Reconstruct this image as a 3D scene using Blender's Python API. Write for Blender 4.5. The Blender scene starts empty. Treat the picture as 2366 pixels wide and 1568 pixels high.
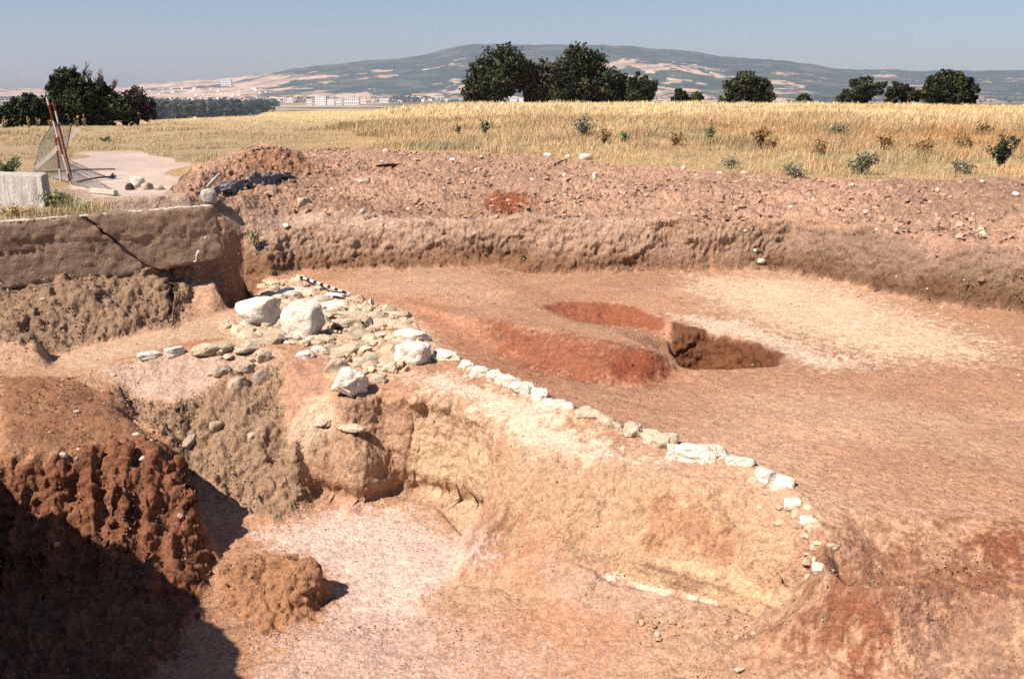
import bpy, bmesh, math, random
import numpy as np
from mathutils import Vector, Matrix, Euler
from mathutils.geometry import delaunay_2d_cdt

# ------------------------------------------------------------------ camera, sky, sun, exposure
SC = bpy.context.scene
COL = SC.collection
F_PX = 2299.0                      # focal length of a 35 mm lens in the 2365-px-wide working picture
PITCH = math.atan(569 / F_PX)      # the true horizon lies at row 215 of 1568
EYE = 2.9                          # eye height above the main trench floor (z = 0)
cam_d = bpy.data.cameras.new("camera")
cam = bpy.data.objects.new("camera", cam_d)
COL.objects.link(cam)
cam_d.sensor_width = 36.0
cam_d.lens = 36.0 * F_PX / 2365.0
cam_d.clip_start = 0.05
cam_d.clip_end = 60000
cam.location = (0, 0, EYE)
cam.rotation_euler = (math.pi / 2 - PITCH, 0, 0)
SC.camera = cam

SUN_AZ = math.atan2(-0.60, -0.80)   # direction towards the sun, in the ground plane
SUN_EL = math.radians(49)
to_sun = Vector((math.cos(SUN_AZ) * math.cos(SUN_EL), math.sin(SUN_AZ) * math.cos(SUN_EL), math.sin(SUN_EL)))
world = bpy.data.worlds.new("World")
SC.world = world
world.use_nodes = True
wn = world.node_tree
sky = wn.nodes.new("ShaderNodeTexSky")
sky.sky_type = 'NISHITA'
sky.sun_disc = False
sky.sun_elevation = SUN_EL
sky.sun_rotation = math.pi / 2 - SUN_AZ
sky.altitude = 100
sky.air_density = 1.0
sky.dust_density = 0.7
sky.ozone_density = 5.0
bg = wn.nodes["Background"]
bg.inputs[1].default_value = 0.063
wn.links.new(sky.outputs[0], bg.inputs[0])
sun_d = bpy.data.lights.new("sun", 'SUN')
sun_d.energy = 5.0
sun_d.angle = math.radians(0.5)
sun_d.color = (1.0, 0.93, 0.83)
sun = bpy.data.objects.new("sun", sun_d)
COL.objects.link(sun)
sun.rotation_euler = to_sun.to_track_quat('Z', 'Y').to_euler()
SC.view_settings.view_transform = 'Standard'
SC.view_settings.look = 'None'
SC.view_settings.exposure = 0.68
SC.view_settings.gamma = 1.0
SC.cycles.max_bounces = 5
SC.cycles.diffuse_bounces = 1
SC.cycles.volume_bounces = 0
SC.cycles.use_denoising = False

random.seed(7)
RNG = np.random.default_rng(11)
sp, cp = math.sin(PITCH), math.cos(PITCH)


def ray(px, py):
    a = (px - 1182.5) / F_PX
    b = (784 - py) / F_PX
    return a, cp + b * sp, -sp + b * cp


def U(px, py, z):
    """point of height z on the sight line of a picture position"""
    a, dy, dz = ray(px, py)
    t = (z - EYE) / dz
    return (a * t, dy * t, z)


# ------------------------------------------------------------------ numpy noise
def _hash(ix, iy, seed):
    h = (ix.astype(np.int64) * 374761393 + iy.astype(np.int64) * 668265263 + seed * 1442695041) & 0xFFFFFFFF
    h = ((h ^ (h >> 13)) * 1274126177) & 0xFFFFFFFF
    h = h ^ (h >> 16)
    return (h & 0xFFFFFF) / float(0xFFFFFF)


def vnoise(x, y, seed=0):
    ix, iy = np.floor(x), np.floor(y)
    fx, fy = x - ix, y - iy
    fx = fx * fx * fx * (fx * (fx * 6 - 15) + 10)
    fy = fy * fy * fy * (fy * (fy * 6 - 15) + 10)
    a, b = _hash(ix, iy, seed), _hash(ix + 1, iy, seed)
    c, d = _hash(ix, iy + 1, seed), _hash(ix + 1, iy + 1, seed)
    return (a + (b - a) * fx + (c - a) * fy + (a - b - c + d) * fx * fy) * 2 - 1


def fbm(x, y, f, octv=4, seed=0, gain=0.5):
    r = np.zeros_like(x); amp = 1.0; tot = 0.0
    for k in range(octv):
        c, s = math.cos(k * 1.1 + 0.3), math.sin(k * 1.1 + 0.3)
        r += amp * vnoise((x * c - y * s) * f, (x * s + y * c) * f, seed + k * 17)
        tot += amp; amp *= gain; f *= 2.03
    return r / tot * 1.6


def cells(x, y, f, seed=0):
    """rounded lumps: 1 at a lump's middle, 0 at the cracks between lumps, and a random value per lump"""
    x = x * f; y = y * f
    ix, iy = np.floor(x), np.floor(y)
    d1 = np.full(x.shape, 9.0); d2 = np.full(x.shape, 9.0); v = np.zeros(x.shape)
    for ox in (-1, 0, 1):
        for oy in (-1, 0, 1):
            cx, cy = ix + ox, iy + oy
            px = cx + 0.12 + 0.76 * _hash(cx, cy, seed + 1)
            py = cy + 0.12 + 0.76 * _hash(cx, cy, seed + 2)
            d = (px - x) ** 2 + (py - y) ** 2
            near = d < d1
            d2 = np.where(near, d1, np.minimum(d2, d))
            v = np.where(near, _hash(cx, cy, seed + 3), v)
            d1 = np.where(near, d, d1)
    return np.clip((np.sqrt(d2) - np.sqrt(d1)) * 1.5, 0, 1), v


def vnoise3(x, y, z, seed=0):
    iz = np.floor(z); fz = z - iz
    fz = fz * fz * fz * (fz * (fz * 6 - 15) + 10)
    ix, iy = np.floor(x), np.floor(y)
    fx, fy = x - ix, y - iy
    fx = fx * fx * (3 - 2 * fx); fy = fy * fy * (3 - 2 * fy)
    out = 0
    for k, wz in ((0, 1 - fz), (1, fz)):
        sy = iy + (iz + k) * 7919
        a, b = _hash(ix, sy, seed), _hash(ix + 1, sy, seed)
        c, d = _hash(ix, sy + 1, seed), _hash(ix + 1, sy + 1, seed)
        out = out + wz * (a + (b - a) * fx + (c - a) * fy + (a - b - c + d) * fx * fy)
    return out * 2 - 1


def fbm3(x, y, z, f, octv=4, seed=0, gain=0.5):
    r = np.zeros_like(x); amp = 1.0; tot = 0.0
    for k in range(octv):
        c, s = math.cos(k * 1.1 + 0.3), math.sin(k * 1.1 + 0.3)
        r += amp * vnoise3((x * c - y * s) * f, (x * s + y * c) * f, z * f + 3.7 * k, seed + k * 17)
        tot += amp; amp *= gain; f *= 2.03
    return r / tot * 1.6


def cells3(x, y, z, f, seed=0):
    x = x * f; y = y * f; z = z * f
    ix, iy, iz = np.floor(x), np.floor(y), np.floor(z)
    d1 = np.full(x.shape, 9.0); d2 = np.full(x.shape, 9.0); v = np.zeros(x.shape)
    for oz in (-1, 0, 1):
        for ox in (-1, 0, 1):
            for oy in (-1, 0, 1):
                cx, cy, cz = ix + ox, iy + oy, iz + oz
                ky = cy + cz * 7919
                px = cx + 0.1 + 0.8 * _hash(cx, ky, seed + 1)
                py = cy + 0.1 + 0.8 * _hash(cx, ky, seed + 2)
                pz = cz + 0.1 + 0.8 * _hash(cx, ky, seed + 4)
                d = (px - x) ** 2 + (py - y) ** 2 + (pz - z) ** 2
                near = d < d1
                d2 = np.where(near, d1, np.minimum(d2, d))
                v = np.where(near, _hash(cx, ky, seed + 3), v)
                d1 = np.where(near, d, d1)
    return np.clip((np.sqrt(d2) - np.sqrt(d1)) * 1.5, 0, 1), v


def sstep(a, b, x):
    t = np.clip((x - a) / (b - a), 0, 1)
    return t * t * (3 - 2 * t)


def poly_sd(x, y, poly):
    """signed distance to a closed plan polygon, negative inside"""
    P = np.asarray(poly, float)[:, :2]
    d = np.full(x.shape, 1e9); inside = np.zeros(x.shape, bool)
    for i in range(len(P)):
        ax, ay = P[i]; bx, by = P[(i + 1) % len(P)]
        ex, ey = bx - ax, by - ay
        L = ex * ex + ey * ey + 1e-12
        t = np.clip(((x - ax) * ex + (y - ay) * ey) / L, 0, 1)
        d = np.minimum(d, (x - ax - t * ex) ** 2 + (y - ay - t * ey) ** 2)
        cond = ((ay > y) != (by > y))
        xs = ax + (y - ay) * ex / (ey if abs(ey) > 1e-12 else 1e-12)
        inside ^= cond & (x < xs)
    d = np.sqrt(d)
    return np.where(inside, -d, d)


# ------------------------------------------------------------------ the lie of the land
EDGE_PX = [-900, 0, 300, 590, 640, 1000, 1300, 1700, 2365, 3300]
EDGE_R = [46, 50, 61, 74, 86, 108, 112, 108, 92, 80]


def edge_r(x, y):
    az = 1182.5 + x / np.maximum(y, 0.5) * F_PX
    return np.interp(az, EDGE_PX, EDGE_R)


def far_ground(x, y):
    """ground of the plateau outside the dig, and its drop to the plain"""
    r = np.hypot(x, y)
    z = 1.34 + 0.0 * x
    right = sstep(-9, 6, x + 0.10 * (y - 20))
    z = z + right * 0.42 * sstep(19, 34, y + 0.12 * x)
    z = z - (1 - right) * 0.10 * sstep(30, 60, y)
    z = z + (0.10 * fbm(x, y, 0.12, 3, 5) + 0.05 * fbm(x, y, 0.5, 2, 6)) * sstep(22, 30, r)
    drop = r - edge_r(x, y)
    z = z - np.where(drop > 0, np.minimum(0.004 * drop ** 2, 0.25 * drop), 0)
    return np.maximum(z, -31)


# breaklines: (column, row, height) picture positions, or ('w', x, y, z) world points
LINES = [
    # foot of the baulk behind the dig
    [('w', -5.0, 14.62, -.6), ('w', -4.85, 15.65, -.6), ('w', -4.35, 16.0, -.5), (620, 640, 0), (700, 625, 0), (850, 621, 0), (1050, 620, .01),
     (1140, 615, .03), (1200, 634, -.06), (1300, 635, -.05), (1400, 630, 0), (1600, 627, 0), (1800, 626, .02),
     (1900, 645, .02), (2000, 668, .02), (2100, 690, .02), (2200, 708, .02), (2365, 723, .02), ('w', 9.2, 12.1, .02), ('w', 15.9, 9.5, .02)],
    # its lip
    [('w', -5.15, 14.5, 1.25), ('w', -5.05, 15.75, .85), (560, 538, .64), (650, 528, .68), (760, 514, .75), (900, 508, .78), (1100, 507, .80),
     (1300, 511, .80), (1500, 515, .80), (1700, 511, .83), (1840, 506, .86), (2000, 530, .86), (2200, 556, .86), (2365, 572, .85),
     ('w', 9.9, 12.4, .85), ('w', 15.9, 10.8, .8)],
    # crest of the spoil
    [(760, 415, 1.22), (900, 392, 1.28), (1100, 380, 1.3), (1300, 378, 1.3), (1500, 388, 1.3), (1700, 405, 1.28), (2000, 420, 1.28),
     (2365, 424, 1.28), ('w', 15.9, 17.0, 1.3)],
    # ground behind the concrete wall
    [('w', -15.9, 10.0, 1.15), ('w', -9.2, 12.33, 1.13), ('w', -6.6, 13.24, 1.20), ('w', -4.75, 13.9, 1.28), ('w', -5.15, 14.5, 1.25)],
    # earth under the wall: brow, foot
    [('w', -15.8, 9.8, .8), ('w', -9.1, 12.15, .48), ('w', -6.6, 13.02, .50), ('w', -5.6, 13.37, .53), ('w', -5.05, 13.58, .50), ('w', -4.85, 13.72, .32), ('w', -4.5, 13.86, .32), ('w', -4.25, 13.92, .36)],
    [('w', -15.7, 9.0, .3), ('w', -8.0, 11.3, -.05), (30, 802, -.15), (117, 806, -.2), (177, 803, -.2), (304, 774, -.16), (406, 752, -.10), (490, 728, -.07), (530, 713, -.05)],
    [('w', -4.22, 13.95, .30), ('w', -4.2, 14.1, -.3), ('w', -4.25, 14.35, -.6)],
    [(538, 716, -.04), (560, 700, -.03), (590, 676, -.02), (612, 655, 0), (618, 645, 0)],
    [('w', -4.02, 13.85, -.3), ('w', -4.08, 14.4, -.55), ('w', -4.10, 15.0, -.55), ('w', -4.2, 15.6, -.5)],
    # ruined stone wall: top row, eroded shoulder, foot
    [(235, 853, .0), (310, 832, .03), (430, 812, .06), (540, 797, .08), (640, 803, .08), (652, 812, .06)],
    [(262, 884, -.10), (310, 922, -.24), (400, 932, -.25), (470, 902, -.19), (540, 856, -.07), (640, 832, .02), (650, 832, .02)],
    [('w', -3.2, 9.12, -1.0), ('w', -2.75, 8.92, -1.1), (632, 1214, -1.1), (680, 1206, -1.1), (722, 1180, -1.1), (735, 1150, -1.08)],
    [(650, 832, .02), (656, 985, -.46), (662, 1060, -.72), (690, 1150, -1.0)],
    # recess right of it and the pale ledge
    [(662, 836, .0), (700, 826, .02), (745, 815, .03), (760, 812, .03)],
    [(668, 982, -.38), (705, 940, -.27), (745, 912, -.17), (760, 900, -.12)],
    [(672, 1010, -.44), (700, 985, -.40), (770, 985, -.42)],
    [(690, 1060, -.70), (740, 1060, -.68), (775, 1010, -.50)],
    # bulge, groove and rounded niche
    [(785, 925, -.16), (800, 960, -.28), (815, 1030, -.50), (828, 1110, -.82), (832, 1183, -1.1)],
    [(880, 905, -.10), (893, 980, -.42), (908, 1050, -.70), (922, 1110, -.93), (936, 1150, -1.1)],
    [(735, 1150, -1.08), (770, 1166, -1.1), (800, 1178, -1.1), (832, 1184, -1.1), (870, 1180, -1.1), (905, 1166, -1.1), (936, 1151, -1.1), (965, 1154, -1.1),
     (1010, 1166, -1.1), (1060, 1186, -1.1), (1102, 1212, -1.1), (1135, 1235, -1.05)],
    [(880, 900, -.08), (915, 912, -.08), (950, 904, -.03), (1000, 904, -.02), (1060, 924, -.05), (1110, 964, -.11), (1134, 1010, -.19), (1144, 1060, -.33),
     (1146, 1110, -.54), (1140, 1160, -.76), (1135, 1212, -.98)],
    [(1000, 960, -.24), (1050, 990, -.30), (1090, 1040, -.40), (1098, 1120, -.71), (1098, 1180, -.97)],
    # shelf inside the stone row
    [(1165, 1035, -.18), (1300, 1040, -.09), (1450, 1075, -.06), (1600, 1110, -.06), (1750, 1145, -.09), (1815, 1200, -.14), (1845, 1270, -.18)],
    [(1178, 1150, -.44), (1350, 1170, -.36), (1500, 1195, -.33), (1700, 1235, -.28), (1790, 1290, -.26)],
    [(1182, 1225, -.68), (1290, 1252, -.63), (1400, 1275, -.57), (1550, 1298, -.53), (1700, 1312, -.45), (1800, 1338, -.37), (1845, 1345, -.33)],
    [(1330, 1292, -.74), (1450, 1337, -.72), (1600, 1374, -.68), (1760, 1400, -.62), (1815, 1392, -.56), (1870, 1352, -.40)],
    # row of stones, outer side
    [(1000, 806, .02), (1200, 878, .02), (1400, 965, .02), (1620, 1025, .0), (1800, 1095, 0), (1860, 1160, 0), (1900, 1230, -.02), (1912, 1300, -.06)],
    # low step in the right foreground
    [(1900, 1380, -.22), (1960, 1340, -.12), (2050, 1338, -.08), (2200, 1325, -.08), (2365, 1372, -.14), ('w', 5.5, 6.0, -.14)],
    [(1960, 1400, -.40), (2060, 1385, -.32), (2200, 1390, -.32), (2365, 1420, -.34), ('w', 5.5, 5.1, -.34)],
    # hearth pit: rim far side, rim near side, floor
    [(1240, 705, -.01), (1300, 696, 0), (1400, 697, 0), (1480, 711, 0), (1545, 739, 0), (1640, 764, .01), (1740, 794, .02), (1812, 826, .03)],
    [(1240, 709, .0), (1345, 752, .11), (1430, 766, .15), (1500, 798, .14), (1545, 808, .10), (1572, 842, .02), (1610, 850, .02), (1700, 850, .02), (1790, 842, .03), (1812, 830, .03)],
    [(1330, 744, -.18), (1390, 752, -.22), (1450, 756, -.20), (1520, 766, -.15), (1545, 788, -.10)],
    [('w', 2.02, 12.0, -.5), ('w', 2.36, 11.92, -.6), ('w', 2.66, 11.40, -.6), ('w', 2.82, 10.98, -.5), ('w', 2.66, 10.72, -.55), ('w', 2.12, 10.68, -.6), ('w', 1.95, 11.1, -.55), ('w', 2.02, 12.0, -.5)],
    # reddened bank beside it
    [(1090, 732, .13), (1200, 748, .19), (1300, 768, .24), (1420, 794, .25), (1505, 814, .20), (1552, 824, .10)],
    [(1060, 755, .02), (1130, 800, -.02), (1250, 858, -.05), (1350, 882, -.06), (1480, 893, -.06), (1550, 872, -.04)],
    # left earth mound: top edge behind, front lip, foot
    [(0, 862, .03), (100, 868, 0), (180, 872, -.02), (248, 898, -.08), (330, 985, -.18), (365, 1014, -.24), (402, 1052, -.34)],
    [(0, 1052, -.09), (100, 1046, -.11), (200, 1036, -.15), (290, 1016, -.19), (345, 1034, -.25), (402, 1056, -.35)],
    [(402, 1056, -.35), (440, 1150, -.62), (470, 1250, -.92), (486, 1300, -1.08)],
    [('w', -5.2, 7.35, -.9), ('w', -4.0, 7.25, -1.05), ('w', -3.3, 7.22, -1.1), (472, 1376, -1.1), (486, 1310, -1.1)],
    [('w', -4.15, 9.75, -.16), ('w', -3.72, 9.32, -.5), ('w', -3.2, 8.9, -1.0), ('w', -2.75, 8.4, -1.1), ('w', -2.55, 8.05, -1.1)],
    # stump of earth on the lower floor
    [(530, 1310, -.84), (560, 1290, -.80), (610, 1274, -.78), (665, 1281, -.78), (716, 1284, -.76), (728, 1318, -.82), (690, 1345, -.9), (600, 1360, -.95), (535, 1345, -.92)],
    [(500, 1330, -1.1), (516, 1420, -1.1), (600, 1450, -1.1), (700, 1420, -1.1), (762, 1372, -1.1), (745, 1330, -1.1), ('w', -1.62, 7.74, -1.1), ('w', -2.0, 7.85, -1.1), ('w', -2.4, 7.8, -1.1)],
    # small block of earth at the left edge
    [('w', -6.4, 10.7, .20), (0, 762, .16), (50, 757, .18), (84, 790, .12), (92, 806, .08)],
    [(0, 858, -.02), (60, 842, -.03), (102, 826, -.05)],
    [(75, 862, -.05), (118, 850, -.1), (112, 824, -.15)],
    # near-left baulk, outside the picture: edge and foot
    [('w', -15.9, 9.2, 1.35), ('w', -8.3, 8.3, 1.36), ('w', -5.6, 7.0, 1.36), ('w', -4.42, 6.42, 1.36), ('w', -3.65, 5.2, 1.36), ('w', -3.1, 2.0, 1.36), ('w', 1.0, 1.6, 1.36), ('w', 6.5, 1.4, 1.36), ('w', 15.9, 1.6, 1.36)],
    [('w', -7.9, 8.6, -.05), ('w', -5.45, 7.22, -.85), ('w', -4.2, 6.6, -1.1), ('w', -3.4, 5.3, -1.1), ('w', -2.8, 2.6, -1.1), ('w', .3, 2.3, -.9), ('w', 2.5, 2.2, -.5), ('w', 6.4, 2.1, -.3), ('w', 15.9, 2.2, -.1)],
]
# single heights
SPOTS = [
    (650, 690, .0), (800, 700, .0), (930, 700, .02), (1000, 760, .02), (900, 650, .02), (1110, 640, .05), (1180, 664, .05), (1230, 690, .03), (1240, 662, -.04),
    (560, 740, -.03), (560, 775, .0), (700, 790, .05), (800, 790, .04), (880, 810, .03), (960, 850, .0), (830, 860, -.02),
    (1700, 690, .02), (1950, 740, .05), (2100, 800, .04), (2250, 900, .0), (2365, 850, .03), (1900, 900, 0), (1700, 930, -.02), (1500, 925, -.03),
    (2365, 1000, .0), (2100, 1050, 0), (2000, 1180, 0), (2200, 1200, -.02), (2365, 1220, -.03),
    (1200, 960, -.05), (1180, 1000, -.14),
    (640, 1235, -1.1), (760, 1240, -1.1), (900, 1250, -1.1), (1060, 1250, -1.1), (900, 1400, -1.1), (800, 1500, -1.1), (620, 1560, -1.1), (1000, 1560, -1.08),
    (1030, 1350, -1.02), (1120, 1350, -.96), (1200, 1360, -.92), (1300, 1420, -.90), (1450, 1450, -.84), (1600, 1470, -.77), (1750, 1450, -.68),
    (1300, 1560, -.98), (1600, 1560, -.84), (1900, 1500, -.52), (2050, 1560, -.55), (2365, 1560, -.45), (2200, 1480, -.40),
    (100, 950, -.03), (200, 950, -.05), (20, 950, .0), (270, 960, -.12),
    (60, 1200, -.55), (200, 1160, -.52), (320, 1180, -.58),
    (230, 815, -.12), (350, 790, -.08), (460, 770, -.04),
    (430, 452, 1.31), (540, 460, 1.16), (640, 450, 1.15), (470, 400, 1.5), (545, 366, 1.66), (600, 337, 1.86), (640, 340, 1.83), (680, 353, 1.68), (722, 392, 1.40),
    ('w', -5.6, 22.0, 1.38), ('w', -4.6, 22.3, 1.36), ('w', -6.6, 20.5, 1.36),
    ('w', .0, 4.2, -1.0), ('w', 3, 4, -.45), ('w', 6, 4, -.25), ('w', 6, 7, -.04), ('w', 9, 9, .0), ('w', -1.2, 4.4, -1.1),
    ('w', -7, 5, 1.36), ('w', -4, 2, 1.36), ('w', 0, 0, 1.36), ('w', 5, 0, 1.36), ('w', -9, 14, 1.2), ('w', -7, 15, 1.28),
]
GX0, GX1, GY0, GY1, GS = -16.0, 16.0, -1.0, 34.0, 0.02


def _w(p):
    return tuple(p[1:]) if p[0] == 'w' else U(*p)


def build_height_grid():
    verts, edges, z = [], [], []
    for ln in LINES:
        pts = [_w(p) for p in ln]
        for i, p in enumerate(pts):
            verts.append(Vector(p[:2])); z.append(p[2])
            if i:
                edges.append((len(verts) - 2, len(verts) - 1))
    for s in SPOTS:
        p = _w(s); verts.append(Vector(p[:2])); z.append(p[2])
    # the outside ground all round, so that the dig joins it without a step
    gx, gy = [], []
    for yy in np.arange(24.5, 35.5, 1.2):
        for xx in np.arange(-16.5, 17, 1.5):
            if not (-7.0 < xx < -3.4 and yy < 26):
                gx.append(xx); gy.append(yy)
    for yy in np.arange(15.5, 24.5, 1.3):
        for xx in np.arange(-16.5, -7.3, 1.5):
            gx.append(xx); gy.append(yy)
    for yy in (13.5, 15.5):
        for xx in (-16.5, -14.0, -11.0):
            gx.append(xx); gy.append(yy)
    for xx in np.arange(-16.5, 17, 2.0):
        gx.append(xx); gy.append(-1.5)
    gx, gy = np.array(gx), np.array(gy)
    gz = far_ground(gx, gy)
    for a, b, c in zip(gx, gy, gz):
        verts.append(Vector((a, b))); z.append(float(c))
    for (a, b, c) in ((16.5, 2, 1.3), (16.5, 5, 0), (16.5, 9.3, .02), (16.5, 11, .8), (16.5, 17, 1.3)):
        verts.append(Vector((a, b))); z.append(c)
    vo, eo, fo, ov, oe, of = delaunay_2d_cdt(verts, edges, [], 0, 1e-5)
    zo = np.zeros(len(vo))
    known = np.array([[v.x, v.y] for v in verts]); zk = np.array(z)
    for i, o in enumerate(ov):
        if len(o):
            zo[i] = np.mean([z[k] for k in o])
        else:
            d = np.hypot(known[:, 0] - vo[i].x, known[:, 1] - vo[i].y)
            k = np.argsort(d)[:4]; w = 1 / (d[k] + 1e-3)
            zo[i] = (zk[k] * w).sum() / w.sum()
            print('crossing breaklines near', vo[i], zk[k], known[k])
    nx = int(round((GX1 - GX0) / GS)) + 1; ny = int(round((GY1 - GY0) / GS)) + 1
    G = np.full((ny, nx), 1.3)
    for f in fo:
        p = np.array([[vo[k].x, vo[k].y] for k in f]); zz = zo[list(f)]
        i0 = max(0, int((p[:, 0].min() - GX0) / GS)); i1 = min(nx - 1, int((p[:, 0].max() - GX0) / GS) + 1)
        j0 = max(0, int((p[:, 1].min() - GY0) / GS)); j1 = min(ny - 1, int((p[:, 1].max() - GY0) / GS) + 1)
        if i1 < i0 or j1 < j0:
            continue
        X, Y = np.meshgrid(GX0 + np.arange(i0, i1 + 1) * GS, GY0 + np.arange(j0, j1 + 1) * GS)
        (x1, y1), (x2, y2), (x3, y3) = p
        den = (y2 - y3) * (x1 - x3) + (x3 - x2) * (y1 - y3)
        if abs(den) < 1e-12:
            continue
        a = ((y2 - y3) * (X - x3) + (x3 - x2) * (Y - y3)) / den
        b = ((y3 - y1) * (X - x3) + (x1 - x3) * (Y - y3)) / den
        c = 1 - a - b
        m = (a >= -1e-6) & (b >= -1e-6) & (c >= -1e-6)
        G[j0:j1 + 1, i0:i1 + 1][m] = (a * zz[0] + b * zz[1] + c * zz[2])[m]
    k = np.exp(-0.5 * (np.arange(-5, 6) / 1.5) ** 2); k /= k.sum()
    for ax in (0, 1):
        pad = [(5, 5), (0, 0)] if ax == 0 else [(0, 0), (5, 5)]
        P = np.pad(G, pad, mode='edge')
        G = sum(w * (P[i:i + G.shape[0]] if ax == 0 else P[:, i:i + G.shape[1]]) for i, w in enumerate(k))
    return G


GRID = build_height_grid()


def grid_z(x, y):
    u = np.clip((x - GX0) / GS, 0, GRID.shape[1] - 1.001); v = np.clip((y - GY0) / GS, 0, GRID.shape[0] - 1.001)
    i = u.astype(int); j = v.astype(int); fu = u - i; fv = v - j
    return (GRID[j, i] * (1 - fu) + GRID[j, i + 1] * fu) * (1 - fv) + (GRID[j + 1, i] * (1 - fu) + GRID[j + 1, i + 1] * fu) * fv


def height(x, y):
    x = np.asarray(x, float); y = np.asarray(y, float)
    m = np.maximum(np.maximum((np.abs(x) - 14.5) / 1.4, (y - 31.5) / 2.4), (-0.0 - y) / .8)
    t = sstep(0, 1, m)
    return grid_z(x, y) * (1 - t) + np.where(t > 0, far_ground(x, y), 0) * t


def hit(px, py, lo=2.5, hi=130.0):
    """where a sight line meets the ground"""
    a, dy, dz = ray(px, py)
    t = np.exp(np.linspace(math.log(lo), math.log(hi), 6000))
    h = height(a * t, dy * t)
    below = (EYE + dz * t) < h
    k = int(np.argmax(below)) if below.any() else len(t) - 1
    return Vector((a * t[k], dy * t[k], float(h[k])))


def hz(x, y):
    return float(height(np.array([x]), np.array([y]))[0])


def zone(pts):
    return [tuple(hit(*p))[:2] for p in pts]


# ------------------------------------------------------------------ materials
def new_mat(name, rough=0.9):
    m = bpy.data.materials.new(name); m.use_nodes = True
    n = m.node_tree
    b = n.nodes["Principled BSDF"]
    b.inputs["Roughness"].default_value = rough
    b.inputs["Specular IOR Level"].default_value = 0.15
    return m, n, b


def N(n, t, **kw):
    d = n.nodes.new(t)
    for k, v in kw.items():
        if k in d.inputs:
            d.inputs[k].default_value = v
        else:
            setattr(d, k, v)
    return d


def noise_mat(name, base=None, attr=None, crumbs=(), var=((6, .25), (40, .25)), bump=((60, .01),), rough=0.92, tint=None, stretch=None, dark_spots=0.0):
    """base colour (or a colour attribute) varied by noise, with a noise bump"""
    m, n, b = new_mat(name, rough)
    L = n.links.new
    geo = N(n, "ShaderNodeNewGeometry") if not stretch else None
    tc = N(n, "ShaderNodeTexCoord")
    pos = geo.outputs["Position"] if geo else tc.outputs["Object"]
    if stretch:
        mp = N(n, "ShaderNodeMapping"); mp.inputs["Scale"].default_value = stretch
        L(pos, mp.inputs["Vector"]); pos = mp.outputs["Vector"]
    if attr:
        at = N(n, "ShaderNodeAttribute", attribute_name=attr); col = at.outputs["Color"]
    else:
        c = N(n, "ShaderNodeRGB"); c.outputs[0].default_value = (*base, 1); col = c.outputs[0]
    for sc, am in var:
        t = N(n, "ShaderNodeTexNoise", Scale=sc, Detail=5.0, Roughness=.65); L(pos, t.inputs["Vector"])
        mr = N(n, "ShaderNodeMapRange"); L(t.outputs["Fac"], mr.inputs["Value"])
        mr.inputs["From Min"].default_value = .28; mr.inputs["From Max"].default_value = .72
        mr.inputs["To Min"].default_value = 1 - am; mr.inputs["To Max"].default_value = 1 + am
        mx = N(n, "ShaderNodeMix", data_type='RGBA', blend_type='MULTIPLY'); mx.inputs["Factor"].default_value = 1
        L(col, mx.inputs["A"]); L(mr.outputs[0], mx.inputs["B"]); col = mx.outputs["Result"]
    if tint:
        sc, tc2, am = tint
        t = N(n, "ShaderNodeTexNoise", Scale=sc, Detail=4.0); L(pos, t.inputs["Vector"])
        mr = N(n, "ShaderNodeMapRange"); L(t.outputs["Fac"], mr.inputs["Value"])
        mr.inputs["From Min"].default_value = .45; mr.inputs["From Max"].default_value = .7
        mr.inputs["To Max"].default_value = am
        mx = N(n, "ShaderNodeMix", data_type='RGBA'); L(mr.outputs[0], mx.inputs["Factor"])
        L(col, mx.inputs["A"]); mx.inputs["B"].default_value = (*tc2, 1); col = mx.outputs["Result"]
    crumb_h = []
    for sc, am, dist in crumbs:
        vo = N(n, "ShaderNodeTexVoronoi", Scale=sc, Randomness=1.0); L(pos, vo.inputs["Vector"])
        sep = N(n, "ShaderNodeSeparateColor"); L(vo.outputs["Color"], sep.inputs[0])
        mr = N(n, "ShaderNodeMapRange"); L(sep.outputs[0], mr.inputs["Value"])
        mr.inputs["To Min"].default_value = 1 - am; mr.inputs["To Max"].default_value = 1 + am
        mx = N(n, "ShaderNodeMix", data_type='RGBA', blend_type='MULTIPLY'); mx.inputs["Factor"].default_value = 1
        L(col, mx.inputs["A"]); L(mr.outputs[0], mx.inputs["B"]); col = mx.outputs["Result"]
        iv = N(n, "ShaderNodeMath", operation='MULTIPLY'); L(vo.outputs["Distance"], iv.inputs[0]); L(sep.outputs[1], iv.inputs[1])
        crumb_h.append((iv.outputs[0], -dist))
    L(col, b.inputs["Base Color"])
    prev = None
    for h_, dist in crumb_h:
        bp = N(n, "ShaderNodeBump", Strength=1.0, Distance=abs(dist)); bp.invert = dist < 0
        L(h_, bp.inputs["Height"])
        if prev:
            L(prev, bp.inputs["Normal"])
        prev = bp.outputs[0]
    for sc, dist in bump:
        t = N(n, "ShaderNodeTexNoise", Scale=sc, Detail=6.0, Roughness=.6); L(pos, t.inputs["Vector"])
        bp = N(n, "ShaderNodeBump", Strength=1.0, Distance=dist); L(t.outputs["Fac"], bp.inputs["Height"])
        if prev:
            L(prev, bp.inputs["Normal"])
        prev = bp.outputs[0]
    if prev:
        L(prev, b.inputs["Normal"])
    return m


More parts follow.
